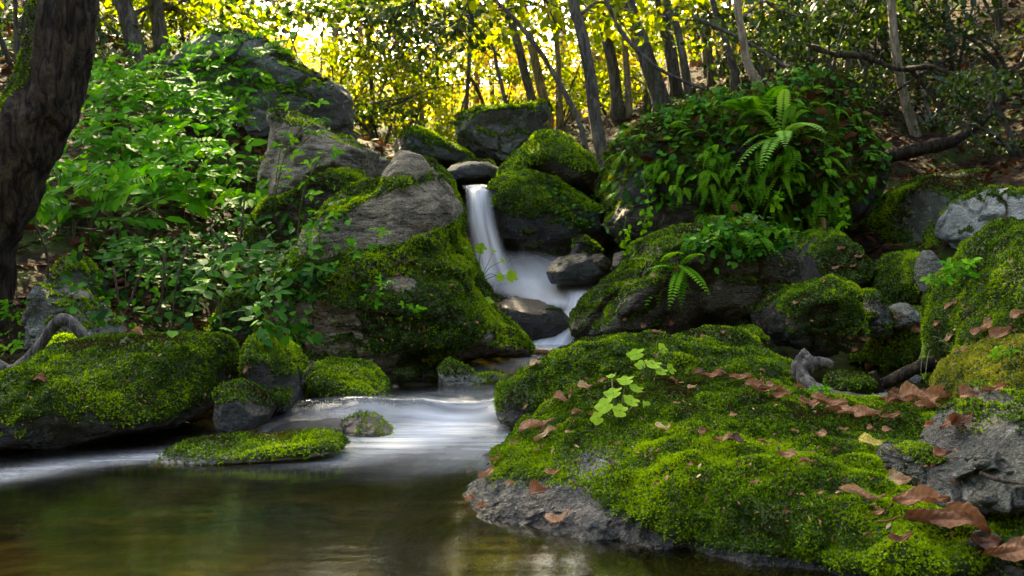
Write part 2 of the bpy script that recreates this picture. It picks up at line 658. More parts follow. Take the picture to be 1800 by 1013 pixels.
# ------------------------------------------------------------------ ground: the ravine as one sheet
CTRL = []          # (x, y, z)
for a in [
    # stream bed
    (-.5, .5, -.14), (-.6, 1.2, -.13), (-.4, 1.8, -.11), (-.1, 2.4, -.07), (.1, 3.2, -.06), (.25, 4.2, -.06), (.25, 4.8, .05),
    (.1, 5.4, .25), (-.2, 6.0, .75), (-.4, 7.0, 1.15), (-1.0, 9.0, 1.55), (-2.0, 13, 2.2), (-2.6, 20, 3.2), (-3, 35, 6.2), (-3, 60, 11),
    (-1.6, 1.2, -.12), (-2.5, 1.0, -.05), (.9, .9, -.08), (.6, 1.6, -.05), (.9, 2.4, -.04), (1.2, 2.9, -.03),
    # downstream, behind the camera: unseen slopes, raised steep to block low sky light
    (-.8, -1, -.2), (-1.5, -4, -.4), (-3, -8, 5.0), (0, -8, 6.5), (4, -6, 5.5), (2.4, -2, 1.2), (-4, -2, 2.2), (-6, -5, 5), (6, -12, 13), (-2, -14, 14), (-10, -12, 13), (12, -8, 14), (0, -22, 23), (-15, -25, 26), (15, -25, 27), (-14, -2, 13), (14, 0, 13),
    # left bank
    (-1.4, 2.3, .0), (-2.2, 2.0, .15), (-1.6, 3.0, .22), (-1.4, 3.7, .42), (-.8, 3.6, .1), (-1.95, 4.0, .75), (-2.7, 3.4, .8), (-2.7, 5.0, 1.3),
    (-1.2, 5.2, 1.0), (-1.9, 6.3, 1.45), (-3.2, 8.0, 2.4), (-5.5, 6.0, 2.7), (-7, 9, 4.4), (-3.8, 11, 3.1), (-9, 14, 6.5), (-7, 22, 6.0), (-14, 30, 10),
    (-4.5, 2.5, 1.5), (-6, 1, 2.2), (-18, 15, 12),
    # right bank
    (1.0, 3.4, .05), (1.8, 3.2, .15), (1.7, 4.0, .36), (1.2, 4.6, .3), (2.0, 4.8, .7), (1.4, 1.8, .02), (1.7, 2.3, .25), (2.6, 3.4, .75), (3.1, 6.0, 1.1), (2.0, 6.4, 1.5), (1.0, 6.2, 1.0),
    (4.0, 6.0, 1.75), (4.9, 9.0, 2.6), (5.8, 13, 4.4), (7.5, 9, 4.6), (2.3, 9.0, 2.4), (1.4, 9.0, 2.05), (.4, 9, 1.7), (3.5, 14, 4.0), (1, 15, 3.0),
    (4, 22, 6.0), (9, 20, 8.5), (14, 14, 10), (12, 30, 12), (5, 35, 9.5), (6, 3, 3.2), (3.2, 1.5, 1.0), (9, 5, 6.5), (20, 25, 16), (20, 60, 22), (-20, 60, 20),
]:
    CTRL.append(a)
CTRL = np.array(CTRL)
_d = np.linalg.norm(CTRL[:, None, :2] - CTRL[None, :, :2], axis=-1)
_wt = np.linalg.solve(-_d + np.eye(len(CTRL)) * .01 + 200.0, CTRL[:, 2])


def ground_z(x, y, rough=True):
    x, y = np.asarray(x, float), np.asarray(y, float)
    q = np.stack([x, y], -1)
    z = np.zeros(len(q))
    for i in range(0, len(q), 20000):
        dd = np.linalg.norm(q[i:i + 20000, None] - CTRL[None, :, :2], axis=-1)
        z[i:i + 20000] = (-dd + 200.0) @ _wt
    if rough:
        p3 = np.stack([x, y, 0 * x], -1)
        amp = np.clip(.02 + .03 * np.abs(y - 2), .015, .3)
        z = z + amp * fbm(p3 * 1.1, 3, 5) + .02 * fbm(p3 * 7, 4, 3)
    return z


gu = np.linspace(0, 1, 330)
gv = np.linspace(0, 1, 330)
gy = np.concatenate([np.linspace(-34, -1, 34), np.linspace(-.8, .2, 12), 0.25 + 70 * gv ** 2.2])
gw = np.concatenate([np.linspace(1, .1, 34), np.linspace(.1, 0, 12), gv])
gx = np.sign(gu - .5) * np.abs(2 * gu - 1) ** 1.8
GX = gx[None, :] * (3 + 40 * gw[:, None] ** 1.6)
GY = np.repeat(gy[:, None], len(gu), 1)
gxf, gyf = GX.ravel(), GY.ravel()
gzf = ground_z(gxf, gyf)
idx = np.arange(len(gu) * len(gy)).reshape(len(gy), len(gu))
gq = np.stack([idx[:-1, :-1], idx[:-1, 1:], idx[1:, 1:], idx[1:, :-1]], -1).reshape(-1, 4)
gtri = np.concatenate([gq[:, [0, 1, 2]], gq[:, [0, 2, 3]]])
gverts = np.stack([gxf, gyf, gzf], -1)
bedm = sstep(.06, -.02, gzf) * sstep(5, 4.4, gyf)
ground = mesh("ground", gverts, gtri, M['ground'], attrs={"bed": bedm})
ground["kind"] = "structure"

SOLIDS = [(BVHTree.FromPolygons(gverts.tolist(), gtri.tolist()), ground)]
CAMV = Vector((0, 0, CAMZ))


def hit(px, py, maxd=60):
    """the ground or rock seen at a pixel"""
    d = Vector(((px - CX) / FPX, 1, -(py - CY) / FPX)).normalized()
    best = None
    for t, o in SOLIDS:
        h = t.ray_cast(CAMV, d, maxd)
        if h[0] is not None and (best is None or h[3] < best[2]):
            nn = h[1]
            if nn.dot(d) > 0:
                nn = -nn
            best = (np.array(h[0]), np.array(nn), h[3], o)
    return best


def drop(x, y, top=30):
    best = None
    for t, o in SOLIDS:
        h = t.ray_cast(Vector((x, y, top)), Vector((0, 0, -1)))
        if h[0] is not None and (best is None or h[0].z > best[0][2]):
            best = (np.array(h[0]), np.array(h[1]))
    return best


# ------------------------------------------------------------------ boulders
_ico = {}


def ico(sub):
    if sub not in _ico:
        bm = bmesh.new()
        bmesh.ops.create_icosphere(bm, subdivisions=sub, radius=1)
        _ico[sub] = (np.array([v.co[:] for v in bm.verts]), np.array([[v.index for v in f.verts] for f in bm.faces]))
        bm.free()
    return _ico[sub]


MOSSQ = []


def moss_mask(v, nrm, lvl, seed, size, steep=.8):
    """1 where moss grows: more on upward faces; lvl 0 none .. 1 everywhere"""
    nn = fbm(v * (2.2 / size ** .5) + seed, seed + 40, 4, .6)
    m = nrm[:, 2] * steep + nn * .75 + (lvl - .5) * 2.0
    return sstep(-.05, .25, m)


def finish_rock(name, v, f, label, mat, lvl, seed, size, d, pillow=.012, cat="boulder", wetz=.03, moss_mat='moss', steep=.8, group=None, extra=None, tuft=1.0, wet=0.0, mossfree=None):
    nrm = vnormals(v, f)
    mk = moss_mask(v, nrm, lvl, seed, size, steep)
    if extra is not None:
        mk = extra(v, nrm, mk)
    wetm = sstep(wetz + .045, wetz + .005, v[:, 2] + .02 * fbm(v * 9, 8, 3))
    mk = mk * (1 - (wetm if mossfree is None else sstep(mossfree + .03, mossfree, v[:, 2])) * .85)
    pil = .7 + .9 * fbm(v * 12 + seed, seed + 3, 3) + .55 * noise(v * 38, seed + 6)
    v = v + nrm * (mk * pillow * pil)[:, None]
    nrm = vnormals(v, f)
    base = np.array([v[:, 0].mean(), v[:, 1].mean(), v[:, 2].min()])
    o = mesh(name, v, f, M[mat], None, base, True, {"moss": mk, "wet": np.maximum(wetm, wet)})
    tag(o, label, cat, group)
    SOLIDS.append((BVHTree.FromPolygons(v.tolist(), f.tolist()), o))
    if lvl > 0:
        MOSSQ.append((o, v, f, nrm, mk, d, moss_mat, base, tuft))
    return o


def rock(label, outline, d, T, mat='grey', lvl=.5, lean=0.0, seed=1, facets=6, amp=.09, sub=6, ex=.72, name="boulder", freq=1.6, rdg=0.0, blocks=0.0, bfreq=2.4, bstretch=(1, 1, 1.5), **kw):
    o = np.array([[(x - CX) / FPX * d, CAMZ - (y - CY) / FPX * d] for x, y in outline])
    x, z = o[:, 0], o[:, 1]
    x2, z2 = np.roll(x, -1), np.roll(z, -1)
    cr = x * z2 - x2 * z
    A = cr.sum() / 2
    c = np.array([((x + x2) * cr).sum(), ((z + z2) * cr).sum()]) / (6 * A)
    th = np.linspace(-np.pi, np.pi, 721)
    rad = np.zeros(len(th))
    for i, t in enumerate(th):
        u = np.array([math.cos(t), math.sin(t)])
        best = 0
        for k in range(len(o)):
            p, q = o[k] - c, o[(k + 1) % len(o)] - c
            e = q - p
            den = u[0] * e[1] - u[1] * e[0]
            if abs(den) < 1e-12:
                continue
            s = (p[0] * e[1] - p[1] * e[0]) / den
            w = (p[0] * u[1] - p[1] * u[0]) / den
            if s > 0 and -1e-6 <= w <= 1 + 1e-6:
                best = max(best, s)
        rad[i] = best
    kern = np.hanning(17)
    kern /= kern.sum()
    rad = np.convolve(np.concatenate([rad[-9:-1], rad, rad[1:9]]), kern, 'valid')
    size = math.sqrt(abs(A))
    sv, sf = ico(sub)
    r = np.random.default_rng(seed)
    p = sv.copy()
    for k in range(facets):
        n = unit(r.normal(size=3))
        if abs(n[1]) < .3:
            n[1] = -.5 * (1 if r.random() < .7 else -1)
            n = unit(n)
        h = r.uniform(.62, .88)
        ex_ = np.maximum(0, p @ n - h)
        p = p - n[None] * (ex_ * .9)[:, None]
    r2 = np.sqrt(sv[:, 0] ** 2 + sv[:, 2] ** 2)
    th_v = np.arctan2(sv[:, 2], sv[:, 0])
    Rv = np.interp(th_v, th, rad)
    # profile: rounded box between front and back, facets flatten it
    rr = np.linalg.norm(p, axis=1)
    inpl = np.power(np.clip(r2, 1e-6, 1), ex) * (0.35 + .65 * rr)
    dep = np.sign(sv[:, 1]) * np.power(np.abs(sv[:, 1]), ex) * rr
    vx = c[0] + Rv * inpl * np.cos(th_v)
    vz = c[1] + Rv * inpl * np.sin(th_v)
    vy = d + T * dep
    v = np.stack([vx, vy, vz], -1)
    out = unit(np.stack([(vx - c[0]) / size, (vy - d) / max(T, size * .4), (vz - c[1]) / size], -1))
    q = v / size
    dis = amp * size * (fbm(q * freq + seed * 3.7, seed, 5, .55) * .9) + .04 * size * fbm(q * 5 + seed, seed + 5, 5, .6)
    if rdg:
        dis = dis + rdg * size * ridge(q * np.array([1.6, 1.6, 4.5]) + fbm(q * 2, seed, 2)[:, None] * .6, seed + 9)
    if blocks:
        cv, cd = cells(q * bfreq * np.array(bstretch) + .25 * fbm(q * 3, seed, 3)[:, None], seed)
        dis = dis + blocks * size * ((cv - .5) * 1.2 * sstep(.0, .12, cd) - .5 * (1 - sstep(0, .09, cd)))
    v = v + out * dis[:, None]
    v[:, 1] += lean * (v[:, 2] - z.min())
    # bring the boulder, about its own middle, to the width and height it was measured to have
    ol = np.array(outline, float)
    for it in range(3):
        px = CX + v[:, 0] / v[:, 1] * FPX
        py = CY + (CAMZ - v[:, 2]) / v[:, 1] * FPX
        m = FPX / d
        for ax, pp, sg in ((0, px, 1), (2, py, -1)):
            k = 0 if ax == 0 else 1
            lo, hi, tl, th_ = pp.min(), pp.max(), ol[:, k].min(), ol[:, k].max()
            cc = v[:, ax].mean()
            v[:, ax] = cc + (v[:, ax] - cc) * (th_ - tl) / (hi - lo)
            mid = (pp.min() + pp.max()) / 2
            v[:, ax] += sg * ((tl + th_) / 2 - (lo + hi) / 2) / m * .8
    return finish_rock(name, v, sf, label, mat, lvl, seed, size, d, **kw)


# ---- the low mossy rock in the right foreground, a dome given by points on its surface
def fore_rock():
    pts = [(810, 882, None), (835, 905, None), (900, 925, None), (960, 940, None), (1040, 950, None), (1130, 956, None), (1210, 966, None), (1300, 985, None), (1400, 1000, None), (1550, 1018, None), (1750, 1030, None)]
    C = [tuple(W(a, b)) for a, b, _ in pts]
    inner = [(870, 850, 1.36), (880, 800, 1.48), (930, 750, 1.58), (960, 830, 1.34), (950, 890, 1.23), (1050, 900, 1.18), (1000, 700, 1.66), (1100, 680, 1.7), (1200, 662, 1.74), (1300, 680, 1.6), (1400, 700, 1.58),
             (1100, 760, 1.38), (1200, 780, 1.28), (1200, 860, 1.12), (1140, 900, 1.12), (1350, 790, 1.22), (1350, 880, 1.07), (1250, 925, 1.085), (1350, 945, 1.045), (1500, 850, 1.12), (1500, 930, 1.02), (1500, 760, 1.34), (1500, 712, 1.62), (1600, 752, 1.5), (1620, 845, 1.22),
             (1660, 905, 1.08), (1700, 960, .98), (1800, 930, 1.0), (1750, 850, 1.16), (1800, 760, 1.4), (1700, 720, 1.65), (1120, 930, 1.125), (1600, 960, .985), (1600, 900, 1.06)]
    C += [tuple(P(*q)) for q in inner]
    # the back and the sides drop into the water
    C += [(-.1, 1.9, -.05), (.15, 2.05, -.03), (.45, 2.05, .03), (.8, 2.0, .02), (1.0, 1.7, .1), (1.1, 1.2, .09), (.9, .9, .03), (.5, .85, -.09), (.25, .9, -.10), (.0, 1.05, -.09), (-.12, 1.25, -.06), (-.06, 1.55, -.05), (.7, .8, -.06), (-.3, 1.6, -.1), (-.3, 1.1, -.12), (-.1, .9, -.12), (-.3, 1.95, -.1), (.2, 2.3, -.1), (.8, 2.3, -.1), (1.25, 1.9, .05)]
    C = np.array(C)
    dd = np.linalg.norm(C[:, None, :2] - C[None, :, :2], axis=-1)
    wt = np.linalg.solve(-dd + np.eye(len(C)) * .006 + 20, C[:, 2])
    nx, ny = 330, 300
    X, Y = np.meshgrid(np.linspace(-.22, 1.15, nx), np.linspace(.84, 2.12, ny))
    q = np.stack([X.ravel(), Y.ravel()], -1)
    z = np.zeros(len(q))
    for i in range(0, len(q), 20000):
        z[i:i + 20000] = (-np.linalg.norm(q[i:i + 20000, None] - C[None, :, :2], axis=-1) + 20) @ wt
    v = np.stack([q[:, 0], q[:, 1], z], -1)
    edge = sstep(-.05, .03, z)
    v[:, 2] += edge * (.011 * fbm(v * 9, 21, 4) + .006 * fbm(v * 30, 22, 3))
    # undercut, rocky front
    v[:, 1] += .03 * fbm(v * np.array([18, 18, 24]), 31, 5, .6) * sstep(.06, .0, z)
    v[:, 2] += .010 * fbm(v * 32, 33, 4, .6) * sstep(.05, .01, z)
    ii = np.arange(nx * ny).reshape(ny, nx)
    qd = np.stack([ii[:-1, :-1], ii[:-1, 1:], ii[1:, 1:], ii[1:, :-1]], -1).reshape(-1, 4)
    keep = (z[qd] > -.075).any(1)
    qd = qd[keep]
    f = np.concatenate([qd[:, [0, 1, 2]], qd[:, [0, 2, 3]]])
    used = np.unique(f)
    mp = -np.ones(len(v), int)
    mp[used] = np.arange(len(used))
    v, f = v[used], mp[f]

    def ex(v, n, mk):
        lo = .013 * sstep(.26, .10, v[:, 0])
        m = sstep(-.004 + lo, .014 + lo, v[:, 2] + .012 * fbm(v * 11, 55, 4) + .012 * fbm(v * 3.1, 57, 2) - .022 * np.exp(-((v[:, 0] - .07) / .1) ** 2 - ((v[:, 1] - 1.2) / .12) ** 2))
        bare = fbm(v * 5.5, 91, 4)
        m = m * (1 - sstep(.33, .45, bare) * .7)
        s = np.exp(-((v[:, 0] - .115) / .05) ** 2 - ((v[:, 1] - 1.30) / .07) ** 2)
        m = m * (1 - .95 * s)
        return m
    return finish_rock("boulder", v, f, "low broad boulder under bright moss in the right foreground, strewn with brown leaves", 'slate', .9, 77, .5, 1.2, pillow=.018, wetz=.0, extra=ex, tuft=1.7, mossfree=-.02)


fore = fore_rock()

ROCKS = []


def rk(*a, **k):
    ROCKS.append(rock(*a, **k))
    return ROCKS[-1]


def main_moss(v, n, mk):
    px = CX + v[:, 0] / v[:, 1] * FPX
    py = CY + (CAMZ - v[:, 2]) / v[:, 1] * FPX
    nz = fbm(v * 4, 61, 4)
    u_ = (px - 705) * .95 - (py - 378) * .32
    w_ = (px - 705) * .32 + (py - 378) * .95
    bare = sstep(.0, .18, 1 - (u_ / 135) ** 2 - (w_ / 46) ** 2 + nz * .5)
    bare2 = sstep(.0, .18, 1 - ((px - 560) / 70) ** 2 - ((py - 420) / 40) ** 2 + nz * .7)
    bare3 = sstep(0, .2, 1 - ((px - 700) / 32) ** 2 - ((py - 500) / 17) ** 2 + nz * .4)
    bare4 = sstep(0, .2, 1 - ((px - 700) / 100) ** 2 - ((py - 290) / 25) ** 2 + nz * .6)
    grow = sstep(.0, .35, .12 + nz * 1.5 + .35 * n[:, 2])
    return np.clip(np.maximum(mk, grow) * (1 - bare) * (1 - bare2 * .8) * (1 - bare3) * (1 - bare4), 0, 1)


# -- left side, near
rk("large rounded boulder under thick moss on the left at the water's edge", [(-150, 700), (-60, 660), (0, 640), (60, 612), (180, 598), (300, 592), (372, 590), (400, 606), (412, 640), (420, 662), (425, 705), (415, 740), (390, 765), (250, 785), (120, 805), (0, 812), (-150, 812)], 2.05, .36, 'dark', .55, .25, 3, 4, .05, 7, wetz=.005)
rk("upright pointed mossy boulder right of the large rounded one", [(426, 650), (428, 604), (442, 590), (470, 602), (496, 620), (516, 655), (530, 700), (536, 735), (470, 745), (432, 720)], 2.12, .13, 'dark', .58, .1, 5, 4, .05)
rk("small mossy boulder tucked behind the upright pointed one", [(476, 612), (495, 604), (512, 612), (528, 645), (534, 690), (500, 700), (480, 660)], 2.38, .1, 'dark', .58, .1, 6, 3, .05, 5)
rk("small dark wet boulder with a mossy left edge, leaning on the large rounded one", [(375, 720), (374, 695), (388, 678), (410, 676), (435, 688), (455, 705), (482, 727), (470, 750), (425, 765), (385, 755)], 1.93, .09, 'dark', .32, .1, 7, 4, .05, wet=.7)
rk("low mossy boulder like a cushion beside the small cascade", [(536, 690), (545, 650), (565, 636), (600, 640), (650, 655), (676, 676), (692, 700), (688, 722), (600, 728), (545, 722)], 2.35, .2, 'slate', .8, .25, 8, 4, .05)
rk("wet boulder with a mossy cap that the stream runs over", [(592, 765), (596, 738), (622, 724), (650, 732), (680, 752), (702, 768), (690, 785), (610, 790)], 2.0, .11, 'dark', .62, .1, 9, 4, .06, wet=.8)
rk("smooth wet slab sliding under the stream beside the mossy capped boulder", [(465, 780), (480, 750), (520, 738), (570, 734), (612, 738), (622, 762), (615, 792), (480, 795)], 1.98, .13, 'dark', .0, .1, 10, 3, .04, 5, wet=1.0)
rk("long flat boulder with a mossy top lying in the pool", [(262, 822), (280, 800), (310, 782), (360, 776), (420, 772), (480, 778), (540, 768), (585, 774), (606, 786), (560, 796), (480, 800), (400, 808), (330, 820), (290, 832)], 1.7, .1, 'pale', .66, .2, 11, 4, .06, wetz=-.02, wet=.45, mossfree=-.004)
rk("grey wedge boulder with a mossy side standing in the calm water", [(770, 682), (772, 652), (788, 636), (806, 637), (826, 652), (848, 672), (870, 684), (860, 695), (780, 695)], 2.55, .09, 'pale', .34, .2, 12, 6, .07, wetz=.06)
rk("small flat wet stone behind the grey wedge boulder", [(828, 672), (840, 660), (870, 655), (895, 662), (905, 676), (840, 682)], 2.75, .08, 'slate', .3, .1, 13, 4, .06, 5, name="stone", cat="stone")
rk("tiny mossy stone low in the water under the great left rock", [(684, 662), (695, 650), (720, 648), (735, 658), (738, 668), (690, 672)], 2.85, .07, 'dark', .9, .1, 14, 3, .05, 5, name="stone", cat="stone")
rk("second mossy stone with a brown leaf at the foot of the great left rock", [(700, 660), (715, 638), (740, 632), (758, 645), (765, 668), (705, 670)], 3.0, .08, 'dark', .8, .1, 15, 3, .05, 5, name="stone", cat="stone")
rk("grey pointed stone behind the low mossy cushion boulder", [(628, 660), (640, 640), (652, 638), (668, 655), (690, 688), (640, 690)], 2.52, .06, 'pale', .2, .1, 16, 5, .06, 5, name="stone", cat="stone")
rk("small wet stone between the pointed boulder and the cushion boulder", [(528, 715), (535, 698), (552, 694), (564, 710), (562, 728), (532, 730)], 2.25, .05, 'dark', .15, .1, 17, 5, .06, 5, name="stone", cat="stone", wet=.7)
rk("wet pebble by the right end of the cushion boulder", [(682, 690), (690, 676), (700, 680), (704, 692), (690, 698)], 2.42, .04, 'dark', 0, .1, 18, 4, .06, 5, name="stone", cat="stone", wet=.7)
# -- left bank
rk("grey lichened boulder on the left bank below the big trunk", [(38, 560), (55, 520), (75, 500), (100, 504), (135, 530), (175, 560), (215, 592), (222, 625), (120, 640), (50, 620)], 2.75, .22, 'grey', .12, .2, 20, 10, .07, ex=.55, blocks=.1)
rk("dark mossy boulder above the grey lichened one", [(70, 520), (82, 465), (110, 456), (145, 475), (175, 520), (185, 560), (120, 580), (75, 560)], 3.15, .2, 'dark', .3, .2, 21, 5, .07)
rk("small mossy boulder under the bent driftwood branch", [(55, 650), (62, 620), (90, 602), (130, 598), (160, 612), (180, 640), (150, 665), (70, 670)], 2.5, .15, 'dark', .5, .15, 22, 4, .06)
rk("mossy stone peeping out behind the bent branch's end", [(160, 630), (172, 605), (205, 598), (230, 615), (240, 645), (180, 655)], 2.55, .12, 'dark', .8, .15, 23, 4, .06, 5)
# -- the great rock left of the waterfall
rk("great leaning rock left of the waterfall with a bare fissured face and moss bands", [(470, 480), (500, 415), (540, 350), (600, 325), (640, 330), (668, 285), (690, 264), (722, 285), (760, 312), (778, 345), (780, 400), (790, 452), (815, 505), (858, 560), (918, 612), (934, 662), (800, 672), (640, 672), (520, 664), (450, 600)], 3.3, .55, 'fissured', .45, .28, 24, 9, .07, 7, ex=.62, rdg=.045, blocks=.05, bfreq=3.2, bstretch=(.7, 1, 1.8), extra=main_moss, name="rock", cat="rock", wetz=.03)
rk("dark mossy shoulder of rock between the bare slab and the great leaning rock", [(430, 430), (462, 350), (530, 312), (610, 300), (676, 322), (664, 410), (600, 490), (450, 510)], 3.95, .3, 'brown', .5, .2, 71, 8, .06, 6, ex=.6, blocks=.08, name="rock", cat="rock")
rk("low dark broken rock at the great leaning rock's left foot among brambles", [(345, 650), (360, 560), (400, 490), (470, 450), (530, 480), (545, 650)], 3.4, .28, 'brown', .45, .2, 72, 8, .07, 6, ex=.6, blocks=.1, name="rock", cat="rock")
rk("bare sloping slab of rock above the great leaning rock", [(452, 330), (468, 250), (482, 192), (520, 196), (570, 220), (640, 250), (700, 275), (690, 330), (600, 380), (480, 390)], 4.5, .6, 'fissured', .25, .3, 25, 8, .05, 6, rdg=.04, ex=.55, blocks=.08)
rk("narrow mossy boulder on the waterfall's left lip", [(732, 292), (742, 280), (765, 288), (790, 312), (808, 345), (816, 400), (790, 400), (750, 340)], 5.2, .3, 'dark', .75, .2, 26, 3, .05, 5)
rk("huge weathered boulder on the upper left bank with a rounded overhanging end", [(290, 260), (320, 130), (350, 85), (395, 55), (440, 50), (480, 62), (530, 82), (580, 108), (612, 122), (630, 150), (624, 190), (606, 228), (560, 250), (440, 300), (320, 320)], 6.6, .95, 'grey', .2, .12, 27, 9, .06, 7, ex=.6, blocks=.08, bfreq=1.7)
# -- boulders upstream
rk("dark mossy boulder upstream, left of the tilted boulder", [(692, 285), (700, 240), (722, 226), (755, 232), (800, 255), (838, 285), (830, 310), (760, 315), (700, 305)], 7.3, .6, 'slate', .45, .1, 28, 6, .07)
rk("large tilted boulder upstream with its corner pointing up right", [(798, 250), (812, 215), (850, 205), (905, 200), (940, 188), (958, 178), (971, 195), (968, 235), (940, 280), (890, 310), (830, 290)], 7.8, .7, 'grey', .36, .05, 29, 10, .06, ex=.55, blocks=.1, bfreq=1.8)
rk("dark rounded boulder sitting over the waterfall's lip", [(778, 310), (795, 292), (830, 284), (865, 284), (885, 300), (880, 326), (850, 334), (795, 334)], 6.4, .3, 'dark', .2, .05, 30, 4, .06)
rk("mossy boulder under the tall grey tree upstream", [(900, 300), (922, 260), (938, 236), (965, 232), (1000, 246), (1035, 280), (1060, 320), (1050, 360), (950, 350)], 6.1, .5, 'brown', .62, .1, 31, 5, .07)
rk("pointed mossy boulder at the right lip of the waterfall", [(868, 340), (880, 300), (905, 274), (922, 264), (934, 280), (930, 320), (920, 350), (880, 360)], 5.8, .25, 'brown', .6, .1, 32, 5, .06, 5)
rk("dark mossy boulder right of the waterfall, green on top and wet below", [(852, 370), (860, 325), (890, 306), (930, 302), (975, 312), (1020, 336), (1060, 375), (1085, 430), (1070, 480), (1000, 500), (930, 480), (880, 430)], 5.65, .36, 'dark', .48, .1, 33, 5, .06, 6)
# -- right side outcrop
out_o = rk("broad rock outcrop overgrown with ferns and ivy on the right bank", [(1050, 330), (1075, 270), (1120, 235), (1190, 205), (1280, 175), (1370, 150), (1440, 130), (1510, 128), (1550, 150), (1566, 210), (1565, 300), (1540, 370), (1480, 420), (1380, 430), (1260, 425), (1160, 420), (1080, 390)], 4.9, .85, 'dark', .72, .25, 34, 6, .07, 7, ex=.7, blocks=.04, moss_mat='moss_dark')
rk("dark overhanging slab beneath the ferny outcrop", [(1060, 400), (1090, 350), (1150, 330), (1230, 345), (1330, 380), (1340, 440), (1200, 450), (1090, 440)], 4.75, .5, 'brown', .2, .1, 35, 7, .06, 6, blocks=.12)
rk("blocky cracked boulder with ferns on its top in mid stream", [(1002, 610), (1022, 560), (1062, 518), (1112, 486), (1145, 458), (1160, 420), (1210, 394), (1280, 385), (1350, 388), (1405, 405), (1425, 450), (1428, 520), (1400, 580), (1300, 610), (1150, 620)], 3.35, .5, 'brown', .36, .15, 36, 9, .05, 7, ex=.55, blocks=.10, bfreq=3.0, bstretch=(1, 1, 1.1), name="boulder")
rk("overhanging boulder with a mossy sloping top beside the right pool", [(1318, 555), (1335, 530), (1390, 508), (1440, 492), (1490, 490), (1512, 505), (1524, 550), (1515, 590), (1490, 620), (1430, 630), (1370, 615), (1325, 590)], 2.8, .24, 'brown', .5, .15, 37, 9, .05, ex=.55, blocks=.06)
rk("small lichened stone leaning on the overhanging boulder's right side", [(1506, 570), (1510, 520), (1525, 512), (1552, 535), (1570, 560), (1560, 590), (1520, 595)], 3.0, .1, 'grey', .45, .1, 38, 6, .06, 5, name="stone", cat="stone")
rk("rounded mossy boulder behind the small upright grey stone", [(1528, 510), (1545, 475), (1575, 452), (1610, 446), (1640, 460), (1650, 510), (1630, 545), (1550, 545)], 3.5, .25, 'dark', .7, .15, 39, 4, .06)
rk("upright grey angular stone against the rounded mossy boulder", [(1608, 490), (1612, 455), (1625, 440), (1650, 452), (1666, 480), (1655, 515), (1620, 515)], 3.2, .09, 'grey', .05, .05, 40, 8, .06, 5, name="stone", cat="stone")
rk("flat mossy boulder with leaf litter behind the blocky one", [(1370, 450), (1400, 415), (1450, 408), (1490, 440), (1530, 470), (1530, 520), (1450, 530), (1380, 500)], 3.9, .4, 'dark', .5, .2, 41, 5, .06)
rk("broad smooth green stained slab under the right bank", [(1500, 480), (1530, 400), (1570, 340), (1650, 312), (1740, 320), (1790, 380), (1800, 460), (1760, 510), (1600, 520)], 4.6, .5, 'green', .45, .25, 42, 5, .04, 6)
rk("pale grey boulder on the right bank with a mossy crest", [(1645, 420), (1655, 370), (1680, 342), (1740, 330), (1810, 345), (1900, 370), (1910, 450), (1820, 480), (1700, 470)], 3.9, .35, 'pale', .3, .2, 43, 10, .06, ex=.6, blocks=.12, bfreq=2)
rk("brown slab lying in the leaf litter on the right bank", [(1560, 330), (1590, 312), (1660, 306), (1730, 300), (1740, 325), (1650, 345), (1570, 350)], 5.6, .4, 'brown', .15, .2, 44, 5, .05, 5)
rk("mossy mound at the far edge of the right pool", [(1495, 640), (1510, 600), (1550, 575), (1610, 550), (1660, 545), (1700, 580), (1700, 640), (1600, 655)], 3.15, .22, 'dark', .82, .2, 45, 3, .05)
rk("steep dark mossy rock rising at the right edge of the picture", [(1632, 700), (1650, 640), (1668, 580), (1692, 535), (1725, 490), (1765, 450), (1810, 415), (1880, 392), (1960, 400), (2000, 470), (2000, 740), (1800, 760), (1660, 740)], 1.85, .32, 'dark', .52, .2, 46, 5, .05, 7, ex=.92)
rk("yellow green mossy mound on the right beside the grey foreground rock", [(1650, 740), (1665, 680), (1710, 645), (1780, 620), (1880, 600), (1950, 660), (1950, 760), (1700, 770)], 1.55, .2, 'dark', .85, .15, 47, 3, .05, 6, moss_mat='moss_yellow')
rk("bare grey angular rock at the right edge of the foreground", [(1600, 900), (1625, 830), (1668, 795), (1710, 755), (1760, 715), (1830, 680), (1950, 690), (1950, 930), (1750, 925), (1640, 920)], 1.08, .15, 'slate', .12, .25, 48, 14, .05, 7, wetz=-1, ex=.55, blocks=.16, bfreq=1.7, bstretch=(1, 1, 1))
rk("dark flat topped stone wedged against the grey foreground rock", [(1538, 830), (1552, 788), (1600, 782), (1682, 784), (1690, 830), (1640, 862), (1560, 856)], 1.17, .07, 'slate', .05, .2, 49, 12, .05, 6, ex=.5, blocks=.10, name="stone", cat="stone", wetz=-1)
rk("pale flat stone among dry leaves above the grey foreground rock", [(1668, 740), (1680, 718), (1720, 706), (1770, 700), (1800, 720), (1770, 752), (1700, 755)], 1.5, .1, 'pale', .0, .2, 50, 5, .05, 5, name="stone", cat="stone", wetz=-1)
rk("long mossy ridge behind the foreground rock, thick as a cushion", [(872, 745), (884, 700), (925, 655), (990, 622), (1080, 606), (1160, 598), (1240, 608), (1330, 622), (1390, 640), (1412, 680), (1380, 740), (1200, 770), (960, 775)], 2.05, .24, 'dark', .8, .1, 51, 3, .05, 7, pillow=.02)
rk("low mossy boulder just behind the cushion like ridge", [(1190, 640), (1200, 595), (1235, 582), (1280, 584), (1320, 600), (1345, 640), (1260, 650)], 2.6, .15, 'dark', .55, .1, 52, 4, .06, 5)
rk("shaded low stone left of the overhanging boulder's foot", [(1290, 610), (1305, 580), (1330, 575), (1345, 600), (1340, 630), (1300, 630)], 2.75, .1, 'dark', .4, .1, 53, 4, .06, 5, name="stone", cat="stone")
